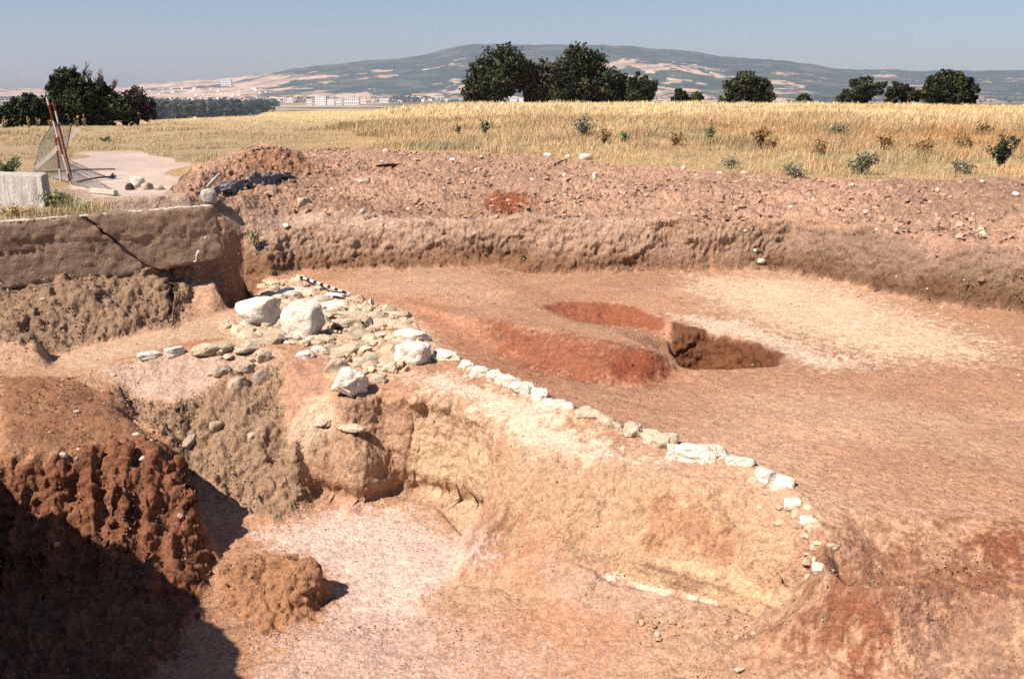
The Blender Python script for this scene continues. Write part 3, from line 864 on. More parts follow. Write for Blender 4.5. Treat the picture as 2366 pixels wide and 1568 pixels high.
def build_far():
    az = np.arctan((np.linspace(-900, 3300, 1500) - 1182.5) / F_PX)
    dd = np.concatenate([np.linspace(4000, 7000, 110), np.linspace(7050, 8700, 16)])
    X = dd[:, None] * np.tan(az)[None, :]; Y = np.repeat(dd[:, None], len(az), 1)
    Zz = hill_z(X, Y)
    x, y, z = X.ravel(), Y.ravel(), Zz.ravel()
    pxc = 1182.5 + x / y * F_PX
    rel = np.clip((y - 4100) / 2900, 0, 1)
    forest = lin(.042, .066, .050); field_ = lin(.50, .34, .24); scrub = lin(.13, .125, .085)
    n1 = fbm(x / 1.6, y / 3.2, 1 / 190., 4, 211)
    n2 = fbm(x / 1.8, y / 2.4, 1 / 75., 3, 212)
    amt = np.interp(pxc, [-500, 0, 350, 640, 720, 1000, 1100, 1450, 1600, 2000, 2365, 3300], [.6, .55, .75, .66, .26, .12, .08, .22, .26, .14, .10, .1])
    amt = amt - .55 * sstep(.55, .95, rel) * sstep(600, 760, pxc) + .22 * (1 - sstep(0, .35, rel))
    n3 = fbm(x / 1.5, y / 2.0, 1 / 26., 3, 215)
    m = sstep(.0, .12, n1 * .45 + n2 * .42 + n3 * .28 + amt - .41)
    Cc = forest * (1 - m[:, None]) + field_ * m[:, None]
    k = sstep(.1, .5, fbm(x, y, 1 / 130., 3, 213))[:, None] * .5
    Cc = Cc * (1 - k) + scrub * k
    Cc *= (1 + .2 * fbm(x, y, 1 / 60., 3, 214))[:, None]
    idx = np.arange(x.size).reshape(X.shape)
    q = np.stack([idx[:-1, :-1], idx[:-1, 1:], idx[1:, 1:], idx[1:, :-1]], -1).reshape(-1, 4)
    o = np_mesh('hills', np.stack([x, y, z], -1), q, MAT['hill'], np.clip(Cc, .01, .9))
    tag(o, kind='structure')
    # the plain between the plateau and the hills
    az = np.radians(np.linspace(-62, 62, 160)); rr = np.exp(np.linspace(math.log(120), math.log(9500), 130))
    X = rr[:, None] * np.sin(az)[None, :]; Y = rr[:, None] * np.cos(az)[None, :]
    x, y = X.ravel(), Y.ravel()
    n = sstep(-.1, .3, fbm(x, y, 1 / 160., 4, 221))[:, None]
    Cc = lin(.085, .10, .06) * (1 - n) + lin(.40, .29, .19) * n
    idx = np.arange(x.size).reshape(X.shape)
    q = np.stack([idx[:-1, :-1], idx[:-1, 1:], idx[1:, 1:], idx[1:, :-1]], -1).reshape(-1, 4)
    o = np_mesh('plain', np.stack([x, y, np.full(x.size, PLAIN - .5)], -1), q, MAT['hill'], Cc)
    tag(o, kind='structure')
    # air
    bm = bmesh.new()
    bmesh.ops.create_cube(bm, size=1, matrix=Matrix.Translation((0, 4400, 200)) @ Matrix.Diagonal((22000, 9800, 472, 1)))
    m, nt, b = new_mat('haze_air')
    nt.nodes.remove(b)
    v = nt.nodes.new("ShaderNodeVolumePrincipled")
    v.inputs["Color"].default_value = (.76, .77, 1.0, 1)
    v.inputs["Density"].default_value = 0.000066
    v.inputs["Anisotropy"].default_value = 0.1
    nt.links.new(v.outputs[0], nt.nodes["Material Output"].inputs["Volume"])
    o = bm_obj('haze', bm, m)
    o.display_type = 'WIRE'
    tag(o, kind='stuff')


build_far()


# ------------------------------------------------------------------ leaves, trees
def cards(cent, size, rng, flat=0.0, leafy=1.5):
    """one small rhombic leaf spray per centre: vertices and quads"""
    n = len(cent)
    a = rng.normal(size=(n, 3)); a[:, 2] *= (1 - flat); a /= np.linalg.norm(a, axis=1, keepdims=True)
    b = rng.normal(size=(n, 3)); b -= a * (a * b).sum(1, keepdims=True); b /= np.linalg.norm(b, axis=1, keepdims=True)
    s = np.asarray(size).reshape(-1, 1) * (0.6 + .8 * rng.random((n, 1)))
    P = np.empty((n, 4, 3))
    P[:, 0] = cent - a * s * leafy * .5; P[:, 2] = cent + a * s * leafy * .5
    P[:, 1] = cent + b * s * .45 + a * s * .1; P[:, 3] = cent - b * s * .45 + a * s * .1
    return P.reshape(-1, 3), np.arange(n * 4).reshape(n, 4)


def at_dist(px, py, d):
    a, dy, dz = ray(px, py)
    t = d / dy
    return Vector((a * t, d, EYE + dz * t))


def tree(name, clumps, d, base_px, n, leaf, col, label, cat, group=None, trunk=True, seed=0, twigs=(), base_z=None, depth=1.0, hollow=.45, sub=26, trunk_r=None):
    """tree whose crown is many leaf sprays bunched round limb ends; clumps are (column, row, radius) in the picture"""
    rng = np.random.default_rng(1000 + seed)
    bx = at_dist(base_px[0], base_px[1], d)
    gz = hz(bx.x, d) if base_z is None else base_z
    root = empty(name, (bx.x, d, gz))
    tag(root, label, cat, group)
    k = d / F_PX
    tot = sum(c[2] ** 2 for c in clumps) or 1
    cents, tones = [], []
    limb_ends = []
    for (px, py, r) in clumps:
        c = at_dist(px, py, d); R = r * k
        c.y += rng.uniform(-.5, .5) * R * depth
        limb_ends.append(c.copy())
        ns = max(4, int(sub * (r / 25) ** 1.2))
        dirs = rng.normal(size=(ns, 3)); dirs /= np.linalg.norm(dirs, axis=1, keepdims=True)
        sc = np.array(c) + dirs * (R * (hollow + (1 - hollow) * rng.random((ns, 1)) ** .6)) * np.array([1, depth, .92])
        hue = rng.normal(size=ns)
        m = max(6, int(1.15 * n * r ** 2 / tot / ns))
        for j in range(ns):
            rr = R * rng.uniform(.18, .44)
            g = np.clip(rng.normal(size=(m, 3)), -1.5, 1.5) * rr * .6
            cents.append(sc[j] + g)
            t = np.array(col) * (1 + .28 * hue[j]) + np.array([.012, .006, 0]) * max(0, hue[j])
            tones.append(np.repeat(np.clip(t, .006, 1)[None], m, 0) * (1 + .25 * rng.normal(size=(m, 1))))
    cents = np.concatenate(cents); tones = np.clip(np.concatenate(tones), .006, 1)
    keep = cents[:, 2] > gz - .05
    cents, tones = cents[keep], tones[keep]
    V, Fq = cards(cents, np.full(len(cents), leaf), rng)
    V = V - np.array([bx.x, d, gz])
    np_mesh('crown', V, Fq, MAT['leaf'], np.repeat(tones, 4, 0), smooth=False, parent=root)
    o_ = Vector((bx.x, d, gz))
    if trunk:
        bm = bmesh.new()
        topz = max(c.z for c in limb_ends) - gz
        tr = trunk_r or topz * .035
        fork = Vector((0, 0, topz * .28))
        tube(bm, [(0, 0, -.3), (tr * .4, 0, topz * .12), fork], [tr * 1.3, tr, tr * .85], 8)
        for c in limb_ends:
            e = c - o_
            mid = fork.lerp(e, .5) + Vector((rng.uniform(-.1, .1), rng.uniform(-.1, .1), .12)) * topz * .3
            tube(bm, [fork, mid, e], [tr * .55, tr * .35, tr * .12], 5)
        bm_obj('trunk', bm, MAT['bark'], root, smooth=True)
    for (sx, sy, ex, ey, spread) in twigs:
        bm = bmesh.new()
        s = at_dist(sx, sy, d) - o_; e = at_dist(ex, ey, d) - o_

        def grow(p, dirv, L, r, lev):
            q = p + dirv * L
            q2 = p + dirv * L * .5 + Vector((rng.uniform(-1, 1), rng.uniform(-1, 1), rng.uniform(-1, 1))) * L * .06
            tube(bm, [p, q2, q], [r, r * .8, r * .6], 4)
            if lev <= 0: return
            for _ in range(4 if lev > 1 else 5):
                nd = (dirv + Vector((rng.uniform(-1, 1), rng.uniform(-1, 1), rng.uniform(-.5, .8))) * spread).normalized()
                grow(p + (q - p) * rng.uniform(.45, 1), nd, L * rng.uniform(.5, .8), r * .6, lev - 1)
        dv = e - s
        grow(s, dv.normalized(), dv.length * .45, max(.04, dv.length * .025), 3)
        bm_obj('bare_branch', bm, MAT['twig'], root)
    return root


OAK = (.036, .044, .020)
big = 'trees at the far edge of the field'
tree('tree', [(1160, 140, 38), (1120, 165, 33), (1192, 158, 30), (1110, 192, 32), (1150, 192, 38), (1092, 216, 24), (1130, 215, 30), (1172, 196, 26), (1085, 230, 14)], 114, (1140, 236),
     9000, .26, OAK, 'tall dark oak with a stepped left side at the left end of the tree clump', 'tree', big, seed=1)
tree('tree', [(1225, 170, 26), (1258, 164, 25), (1242, 196, 34), (1206, 186, 26), (1278, 200, 32), (1232, 220, 24), (1268, 226, 20), (1290, 180, 22)], 116, (1245, 236),
     6500, .26, (.052, .050, .026), 'lower brownish oak filling the dip between the two tallest crowns', 'tree', big, seed=2)
tree('tree', [(1335, 138, 34), (1368, 152, 34), (1305, 165, 30), (1398, 180, 28), (1340, 185, 40), (1385, 208, 32), (1300, 205, 30), (1330, 222, 24), (1360, 226, 20)], 113, (1345, 236),
     9500, .26, OAK, 'largest dark oak with a round top in the middle of the tree clump', 'tree', big, seed=3)
tree('tree', [(1428, 188, 22), (1432, 213, 26), (1405, 215, 22), (1450, 222, 18)], 115, (1428, 236), 4200, .25, (.046, .050, .024), 'mid-sized oak leaning against the right shoulder of the largest oak', 'tree', big, seed=4)
tree('tree', [(1474, 188, 20), (1492, 205, 21), (1468, 216, 22), (1495, 224, 16)], 112, (1478, 236), 3800, .25, OAK, 'small round oak closing the tree clump on its right', 'tree', big, seed=5)
tree('bush', [(1570, 217, 12), (1580, 226, 11), (1560, 228, 9)], 118, (1570, 236), 1300, .22, OAK, 'small dark bush, left one of a pair alone on the horizon', 'bush', big, seed=6)
tree('bush', [(1610, 220, 10), (1618, 228, 9), (1600, 229, 8)], 118, (1610, 236), 1100, .22, (.05, .055, .026), 'small dark bush, right one of a pair alone on the horizon', 'bush', big, seed=7)
tree('tree', [(1728, 188, 24), (1697, 204, 22), (1757, 202, 22), (1678, 221, 16), (1725, 216, 28), (1772, 219, 18), (1700, 222, 18), (1750, 222, 18)], 108, (1725, 233),
     6500, .24, (.036, .042, .022), 'lone broad dark tree with a pointed top, right of the oaks', 'tree', big, seed=8)
tree('bush', [(1858, 224, 9), (1868, 230, 7), (1848, 230, 7)], 112, (1858, 236), 900, .2, OAK, 'tiny dark bush between the lone broad tree and the right-hand trees', 'bush', big, seed=9)
tree('tree', [(1985, 200, 19), (2012, 196, 17), (1962, 218, 17), (2000, 218, 20), (2032, 207, 14), (1938, 230, 10), (1975, 228, 12)], 104, (1990, 236),
     4800, .24, (.046, .052, .034), 'greyish low tree, left one of the three at the right', 'tree', big, seed=10)
tree('tree', [(2070, 207, 15), (2095, 214, 18), (2060, 225, 15), (2115, 222, 14), (2090, 229, 12)], 106, (2085, 236), 3400, .24, (.030, .034, .018), 'low dark tree, middle one of the three at the right', 'tree', big, seed=11)
tree('tree', [(2190, 192, 29), (2158, 204, 26), (2224, 203, 27), (2190, 216, 32), (2236, 220, 20), (2143, 221, 18), (2205, 180, 16), (2170, 182, 16)], 98, (2190, 240),
     9000, .22, (.024, .032, .014), 'dense near-black dome-shaped tree, rightmost on the field edge', 'tree', big, seed=12)
# left group on the near rim of the plateau
lg = 'trees at the left rim of the plateau'
tree('tree', [(150, 182, 26), (135, 200, 22), (185, 200, 28), (220, 205, 22), (150, 225, 36), (200, 232, 36), (245, 232, 26), (260, 252, 30), (150, 258, 36), (205, 264, 36), (285, 262, 22), (115, 268, 24), (245, 275, 24)], 53, (190, 291),
     16000, .13, (.030, .040, .016), 'large dark tree at the left, bare dead branches sticking out of its top', 'tree', lg, seed=20,
     twigs=[(175, 200, 160, 146, .55), (190, 200, 195, 146, .55), (165, 195, 150, 155, .5), (200, 205, 212, 160, .5), (235, 225, 240, 162, .45), (255, 235, 270, 178, .45), (228, 222, 228, 176, .4)], trunk_r=.16)
tree('bush', [(70, 240, 22), (40, 250, 22), (95, 248, 20), (15, 262, 22), (60, 268, 26), (95, 272, 22), (25, 282, 18), (-15, 270, 22), (-40, 262, 24)], 52, (50, 293), 9000, .13, (.032, .040, .018), 'low dark bush at the far left edge, left of the large dark tree', 'bush', lg, seed=21, trunk_r=.08)
tree('bush', [(318, 226, 22), (300, 240, 18), (335, 245, 20), (315, 258, 24), (345, 266, 16), (300, 272, 18)], 54, (318, 284), 3600, .10, (.062, .046, .036), 'brown half-withered bush at the right foot of the large dark tree', 'bush', lg, seed=22, hollow=.7,
     twigs=[(318, 260, 312, 205, .5), (325, 258, 338, 212, .5), (310, 262, 292, 215, .5)], trunk_r=.07)


# ------------------------------------------------------------------ far wood, town
def far_wood():
    rng = np.random.default_rng(77)
    cents, size, tones = [], [], []
    for k in range(900):
        px = rng.uniform(335, 640); u = rng.random()
        py = 238 + 36 * u
        lim = np.interp(px, [335, 450, 640], [276, 274, 258])
        if py > lim: continue
        if 247 < py < 262 and px > 440 and rng.random() < .75: continue
        d = 33 * F_PX / (py - 215); h = rng.uniform(9, 17)
        p = at_dist(px, py, d)
        m = 26
        c = np.array([p.x, p.y, PLAIN + h * .5]) + rng.normal(size=(m, 3)) * np.array([h * .35, h * .35, h * .30])
        cents.append(c); size.append(np.full(m, h * .28))
        t = np.array([.030, .045, .026]) * rng.uniform(.6, 1.5)
        tones.append(np.repeat(t[None], m, 0) * rng.uniform(.7, 1.3, (m, 1)))
    for k in range(260):     # trees among the houses and along the foot of the hill
        px = rng.choice([rng.uniform(860, 970), rng.uniform(640, 1080), rng.uniform(-100, 330), rng.uniform(1500, 2500)]); py = rng.uniform(226, 238)
        d = min(33 * F_PX / (py - 215), 4300); h = rng.uniform(9, 18)
        p = at_dist(px, py, d); m = 22
        c = np.array([p.x, p.y, PLAIN + h * .5]) + rng.normal(size=(m, 3)) * np.array([h * .55, h * .4, h * .30])
        cents.append(c); size.append(np.full(m, h * .3))
        t = np.array([.040, .055, .036]) * rng.uniform(.6, 1.5)
        tones.append(np.repeat(t[None], m, 0) * rng.uniform(.7, 1.3, (m, 1)))
    cents = np.concatenate(cents); size = np.concatenate(size); tones = np.concatenate(tones)
    V, Fq = cards(cents, size, rng)
    tag(np_mesh('far_wood', V, Fq, MAT['leaf'], np.repeat(tones, 4, 0), smooth=False), kind='stuff')


far_wood()


def building(px, py_base, w, h, label, group=None, roof='flat', rows=3, name='building', cat='building', on_hill=False, turn=0.0):
    if on_hill:
        ds = np.linspace(4100, 7000, 500)
        pts = [at_dist(px, py_base, d) for d in ds]
        zz = hill_z(np.array([p.x for p in pts]), np.array([p.y for p in pts]))
        below = np.array([p.z for p in pts]) < zz
        k = int(np.argmax(below)) if below.any() else 300
        p = pts[k]
    else:
        d = 33 * F_PX / max(py_base - 215, 6)
        if d > 4200:
            d = 4200
        p = at_dist(px, py_base, d); p.z = PLAIN - .5 if d < 4100 else p.z
    k = p.y / F_PX
    W, Hh, D = w * k, h * k, w * k * .55
    root = empty(name, p, turn)
    tag(root, label, cat, group)
    bm = bmesh.new()
    box(bm, (0, D / 2, Hh / 2 - 3), (W, D, Hh + 6))
    bm_obj('wall', bm, MAT['house'], root)
    if roof == 'tile':
        bm = bmesh.new()
        e = W * .04
        v = [bm.verts.new(c) for c in ((-W / 2 - e, -e, Hh), (W / 2 + e, -e, Hh), (W / 2 + e, D + e, Hh), (-W / 2 - e, D + e, Hh), (-W / 4, D / 2, Hh * 1.28), (W / 4, D / 2, Hh * 1.28))]
        for f in ((0, 1, 5, 4), (1, 2, 5), (2, 3, 4, 5), (3, 0, 4), (3, 2, 1, 0)):
            bm.faces.new([v[i] for i in f])
        bm_obj('roof', bm, MAT['tile'], root)
    else:
        bm = bmesh.new(); box(bm, (0, D / 2, Hh + W * .012 + .02), (W * 1.03, D * 1.04, W * .024))
        bm_obj('roof', bm, MAT['house'], root)
    if w >= 11:
        cols = max(2, int(w / 4))
        for r in range(rows):
            for c in range(cols):
                bm = bmesh.new()
                box(bm, ((c + .5) / cols * W - W / 2, -.12, (r + .5) / rows * Hh), (W / cols * .42, .2, Hh / rows * .42))
                bm_obj('window', bm, MAT['glass'], root)
    return root


town = 'buildings of the distant town'
building(522, 199, 23, 14, 'large white block alone on the crest of the pale hill at the left', town, rows=3, on_hill=True)
building(740, 242, 24, 20, 'tall white block of flats, biggest in the town left of the middle', town, rows=4)
building(714, 242, 12, 13, 'white house touching the left side of the biggest white block', town, rows=2)
building(764, 242, 16, 14, 'greyish white block right of the biggest white block', town, rows=3)
building(783, 241, 14, 13, 'white cube just left of the long pale hall', town, rows=2)
building(812, 241, 34, 16, 'long pale hall at the field edge, right of the tall block of flats', town, rows=2)
building(838, 238, 16, 8, 'low white shed behind the right end of the long pale hall', town, rows=1)
building(668, 236, 18, 9, 'white house standing above the dark wood, left of the town blocks', town, rows=1)
building(962, 233, 26, 12, 'wide white house left of the oak clump, nearest to it but one', town, rows=1, roof='tile')
building(1015, 233, 22, 11, 'wide white house nearest the oak clump on its left', town, rows=1, roof='tile')
building(887, 236, 22, 9, 'low white house between the long pale hall and the dark roadside trees', town, rows=1)
building(1186, 238, 16, 15, 'white house seen through the gap between the oaks', town, rows=2)
building(1204, 238, 10, 11, 'small white house at the right of the gap between the oaks', town, rows=1)
building(300, 236, 20, 9, 'cream house showing between the large dark tree and the brown bush', town, rows=1)
building(370, 236, 15, 7, 'white house just right of the brown bush, on top of the dark wood', town, rows=1)
building(437, 272, 9, 7, 'white hut at the left inside the dark wood', 'huts in the dark wood', rows=1)
building(449, 273, 8, 6, 'white hut at the right inside the dark wood', 'huts in the dark wood', rows=1)
rs = random.Random(5)
for k in range(46):
    px = rs.choice([rs.uniform(360, 700), rs.uniform(380, 660), rs.uniform(860, 1075)])
    building(px, rs.uniform(229, 237.5), rs.uniform(4, 10), rs.uniform(3, 6), 'small pale house, one of many in the distant town', 'small houses of the distant town', roof=rs.choice(['flat', 'tile', 'flat']), name='house', cat='house')
for k in range(26):
    px = rs.uniform(340, 640)
    building(px, rs.uniform(205, 226), rs.uniform(4, 8), rs.uniform(2.5, 4.5), 'small pale house scattered on the bare hillside', 'small houses on the hillside', name='house', cat='house', on_hill=True)
for k in range(12):
    px = rs.uniform(-10, 110)
    building(px, rs.uniform(228, 238), rs.uniform(5, 9), rs.uniform(3, 5), 'small white house beyond the left trees', 'small houses beyond the left trees', name='house', cat='house')


# ------------------------------------------------------------------ concrete wall
WA, WB = Vector((-6.6, 13.0, 0)), Vector((-4.13, 13.86, 0))
WDIR = (WB - WA).normalized(); WN = Vector((WDIR.y, -WDIR.x, 0))      # WN looks into the dig


def on_wall(px, py):
    a, dy, dz = ray(px, py)
    dv = Vector((a, dy, dz)); o = Vector((0, 0, EYE))
    t = (WA - o).dot(WN) / dv.dot(WN)
    p = o + dv * t
    return ((p - WB).dot(WDIR), p.z)


def slab_mesh(name, outline, thick, parent, seed, lean=0.0, proud=0.0, mat=None, boards=True, step=.035):
    pts = [on_wall(*p) for p in outline]
    rng = np.random.default_rng(seed)
    # ragged outline
    rag = []
    for i, p in enumerate(pts):
        q = pts[(i + 1) % len(pts)]
        L = math.hypot(q[0] - p[0], q[1] - p[1]); n = max(1, int(L / .04))
        for k in range(n):
            t = k / n
            j = .009 if k else .004
            rag.append((p[0] + (q[0] - p[0]) * t + rng.normal() * j, p[1] + (q[1] - p[1]) * t + rng.normal() * j))
    xs = [p[0] for p in rag]; zs = [p[1] for p in rag]
    V2 = [Vector(p) for p in rag]; E2 = [(i, (i + 1) % len(rag)) for i in range(len(rag))]
    gx, gz = np.meshgrid(np.arange(min(xs), max(xs), step), np.arange(min(zs), max(zs), step))
    gx = gx.ravel() + rng.uniform(-.3, .3, gx.size) * step; gz = gz.ravel() + rng.uniform(-.3, .3, gz.size) * step
    sd = poly_sd(gx, gz, rag)
    for a, b in zip(gx[sd < -.012], gz[sd < -.012]):
        V2.append(Vector((a, b)))
    vo, eo, fo, *_ = delaunay_2d_cdt(V2, E2, [], 1, 1e-5)
    s = np.array([v.x for v in vo]); zz = np.array([v.y for v in vo])
    d = .017 * fbm(s, zz, 3, 4, seed) + .011 * fbm(s, zz, 14, 3, seed + 1)
    if boards:
        for zb in (.99,):
            d += .009 * sstep(-.012, .012, zz - zb + .02 * fbm(s, zz * 0, 2, 2, seed + 3)) - .014 * np.exp(-((zz - zb + .02 * fbm(s, zz * 0, 2, 2, seed + 3)) / .01) ** 2) * (fbm(s, zz * 0 + zb, 1.7, 2, seed + 4) > -.1)
        d -= .03 * np.exp(-((zz - .86 + .02 * s * 0 + .02 * fbm(s, zz * 0, 1.5, 2, 8)) / .012) ** 2) * (s < -2.2)
    sde = poly_sd(s, zz, rag)
    d -= .03 * np.exp(sde / .03) * (.5 + .5 * fbm(s, zz, 9, 2, seed + 5))
    d += proud + lean * (zz - .5)
    bm = bmesh.new()
    fr = [bm.verts.new(WB + WDIR * float(a) + WN * float(c) + Vector((0, 0, float(b)))) for a, b, c in zip(s, zz, d)]
    for f in fo:
        try: bm.faces.new([fr[i] for i in f])
        except ValueError: pass
    bm.normal_update()
    if sum(f.normal.dot(WN) for f in bm.faces) < 0:
        for f in bm.faces: f.normal_flip()
    for f in bm.faces: f.smooth = True
    be = [e for e in bm.edges if len(e.link_faces) == 1]
    r = bmesh.ops.extrude_edge_only(bm, edges=be)
    nv = [g for g in r['geom'] if isinstance(g, bmesh.types.BMVert)]
    for v in nv: v.co -= WN * thick
    bmesh.ops.contextual_create(bm, geom=[g for g in r['geom'] if isinstance(g, bmesh.types.BMEdge)])
    bmesh.ops.recalc_face_normals(bm, faces=bm.faces)
    return bm_obj(name, bm, mat or MAT['concrete'], parent)


wall = empty('concrete_wall', (0, 0, 0))
tag(wall, 'broken brown concrete wall along the left edge of the dig, cracked in two', 'wall')
sl = slab_mesh('slab', [(-300, 540), (0, 515), (100, 506), (194, 498), (208, 514), (222, 524), (236, 540), (250, 548), (268, 562), (283, 572), (300, 590), (318, 600), (332, 617), (338, 632), (290, 637), (247, 641), (200, 648), (141, 660), (70, 662), (0, 666), (-300, 690)], .22, wall, 301)
sl['label'] = 'long left slab with board marks and a horizontal crack'
sr = slab_mesh('slab', [(200, 497), (300, 490), (400, 482), (494, 476), (500, 490), (504, 520), (510, 560), (515, 590), (480, 603), (430, 612), (372, 622), (345, 617), (325, 603), (308, 588), (288, 569), (272, 558), (254, 543), (240, 534), (224, 517)], .22, wall, 302, proud=.035, lean=.03)
sr['label'] = 'broken right block hanging over a dark gap'
# pale scratch and red paint on the right block, and the lime crust along the wall top
def wall_patch(name, outline, mat, off, seed):
    return slab_mesh(name, outline, .01, wall, seed, proud=off, mat=mat, boards=False, step=.02)
wall_patch('lime_streak', [(472, 546), (462, 570), (452, 590), (448, 604), (452, 604), (458, 588), (467, 568), (476, 548), (490, 543), (486, 540)], MAT['white_stone'], .054, 303)
wall_patch('red_paint', [(428, 492), (440, 486), (462, 487), (470, 493), (455, 500), (436, 502), (430, 508)], noise_mat('faded_red_paint', (.19, .075, .06), var=((20, .4),), bump=((30, .02),)), .062, 304)
bm = bmesh.new()
for i in range(130):
    t0 = i / 130.0
    p = WA.lerp(WB, -.35 + 1.33 * t0) - WN * random.uniform(.02, .16)
    s_, zt = on_wall(*[(a + (b - a) * (-.35 + 1.33 * t0)) for a, b in zip((0, 515), (494, 476))])
    box(bm, (p.x, p.y, zt + .008), (.07 * random.uniform(.6, 1.5), .05 * random.uniform(.5, 1.6), .012 * random.uniform(.4, 1.5)), Euler((0, 0, math.atan2(WDIR.y, WDIR.x) + random.uniform(-.2, .2))))
bm_obj('lime_crust', bm, MAT['white_stone'], wall)

# ------------------------------------------------------------------ stones
def rock_bm(seed, boxy=3.0, n_cut=11, sub=3, rough=.10):
    rng = np.random.default_rng(seed)
    bm = bmesh.new(); bmesh.ops.create_icosphere(bm, subdivisions=sub, radius=1)
    V = np.array([v.co for v in bm.verts])
    V = V / (np.abs(V) ** boxy).sum(1, keepdims=True) ** (1 / boxy)
    n = rng.normal(size=(n_cut, 3)); n[:, 2] *= .6; n /= np.linalg.norm(n, axis=1, keepdims=True)
    for k in range(n_cut):
        h = V @ n[k]; lim = h.max() * rng.uniform(.62, .9)
        ex = np.clip(h - lim, 0, None)
        V -= np.outer(ex * .96, n[k])
    o = rng.uniform(0, 50, 3)
    nn = rough * fbm3(V[:, 0] + o[0], V[:, 1] + o[1], V[:, 2] + o[2], 1.5, 3, seed % 97) + rough * .6 * fbm3(V[:, 0] + o[0], V[:, 1] + o[1], V[:, 2] + o[2], 4, 3, seed % 89, .6)
    V *= (1 + nn)[:, None]
    V = V - (V.max(0) + V.min(0)) / 2
    V = V / ((V.max(0) - V.min(0)) / 2)
    for v, c in zip(bm.verts, V): v.co = c
    return bm


def rock(px, py, w, h, label, group=None, mat='stone', boxy=3.0, rot=0.0, thick=None, deep=1.0, sink=.3, seed=None, name='stone', cat='stone', tilt=(0, 0), sub=3, rough=.12, cut=11, lift=0.0):
    """stone w x h picture units, resting on the ground seen at its foot"""
    seed = seed if seed is not None else int(px * 7 + py * 13)
    p = hit(px, py + h * .30)
    rng_ = math.hypot(math.hypot(p.x, p.y), p.z - EYE); k = rng_ / F_PX
    dep = math.atan2(EYE - p.z, math.hypot(p.x, p.y))
    W = w * k / 2
    D = W * deep
    T = thick / 2 if thick else max(.02, (h * k - 2 * D * math.sin(dep) * .8) / 2 / math.cos(dep))
    sink = sink + .14
    if group in (pile, 'stones set in the ruined wall face'):
        w = w * 1.12; sink = sink - .04
    bm = rock_bm(seed, boxy, cut, max(sub, 4) if w > 36 else sub, rough)
    az = math.atan2(p.x, p.y)
    o = bm_obj(name, bm, MAT[mat], smooth=True)
    o.scale = (W, D, T)
    o.rotation_euler = Euler((tilt[0], tilt[1], rot - az), 'XYZ')
    zc = hz(p.x, p.y)
    o.location = (p.x, p.y + D * .25, zc + T * (1 - 2 * sink) + lift)
    tag(o, label, cat, group)
    return o


pile = 'stones of the ruined wall corner'
rock(600, 730, 106, 66, 'big bright white boulder, leftmost of the two largest in the stone heap', pile, 'white_stone', 3.2, .2, .42, .75, .04, seed=3)
rock(698, 752, 92, 86, 'big squared white block with a dark right face in the stone heap', pile, 'white_stone', 7, -.5, .47, .95, .06, seed=5, cut=5)
rock(672, 668, 84, 40, 'flat pale slab beside the dark gap at the wall end', pile, 'white_stone', 4, .3, .12, .9, .3, seed=8)
rock(735, 697, 136, 44, 'wide flat slab carrying the striped rod and the arrow', pile, 'white_stone', 4.5, -.25, .10, .75, .3, seed=9)
rock(797, 711, 64, 16, 'thin upright-bedded slab at the near end of the striped rod', pile, 'stone', 4, -.2, .09, .35, .3, seed=10)
rock(818, 727, 104, 24, 'long low pale slab in front of the striped rod', pile, 'stone', 4, -.15, .12, .45, .3, seed=11)
rock(908, 724, 66, 18, 'low flat slab at the far right of the stone heap', pile, 'stone', 4, -.25, .10, .5, .3, seed=12)
rock(801, 752, 66, 26, 'flat slab with a dark hollow under its near edge', pile, 'stone', 4.5, -.1, .12, .55, -.15, seed=13)
rock(903, 744, 92, 28, 'long pale stone in the right side of the stone heap, behind the rounded yellowish one', pile, 'stone', 3.5, -.25, .14, .5, .3, seed=14)
rock(946, 774, 100, 42, 'rounded yellowish boulder at the right edge of the stone heap', pile, 'white_stone', 3, -.3, .20, .6, .25, seed=15)
rock(952, 822, 84, 56, 'squared pale block with a dark right face, where the thin stone row begins', pile, 'white_stone', 7, -.35, .29, .8, .12, seed=16, cut=5)
rock(774, 841, 62, 46, 'round tan boulder in front of the squared white block', pile, 'wall_stone', 2.5, .4, .20, .85, .25, seed=17)
rock(847, 832, 66, 34, 'tan stone between the round boulder and the squared pale block', pile, 'stone', 3, .1, .15, .7, .3, seed=18)
rock(896, 845, 54, 30, 'small pale stone left of the squared pale block', pile, 'stone', 3, -.2, .13, .7, .3, seed=19)
rock(808, 902, 88, 64, 'knobbly white boulder overhanging the pit edge', pile, 'white_stone', 2.6, -.1, .34, .9, -.05, seed=20, rough=.2)
rock(872, 873, 46, 30, 'small stone behind the knobbly overhanging boulder', pile, 'stone', 3, -.4, .14, .7, .3, seed=21)
rock(526, 745, 42, 38, 'pale stone lying on the sandy strip left of the white boulder', pile, 'stone', 4, .5, .16, .8, .3, seed=22)
rock(704, 818, 46, 26, 'crumbly white stone under the squared white block', pile, 'white_stone', 2.6, .2, .14, .7, .3, seed=23, rough=.2)
rock(736, 806, 40, 26, 'small crumbly white stone right of the one under the white block', pile, 'white_stone', 2.6, -.3, .13, .7, .3, seed=24, rough=.2)
rock(590, 785, 46, 22, 'low tan stone below the big white boulder', pile, 'wall_stone', 3, .1, .1, .7, .35, seed=25)
rock(640, 780, 40, 26, 'tan rubble stone between the two largest boulders, at their foot', pile, 'wall_stone', 3, .3, .12, .7, .3, seed=26)
rock(864, 778, 56, 24, 'flat tan stone in the middle of the stone heap', pile, 'stone', 3.5, -.1, .1, .6, .4, seed=27)
rock(842, 794, 30, 16, 'small tan cobble in the middle of the stone heap', pile, 'wall_stone', 3, .2, .08, .7, .35, seed=28)
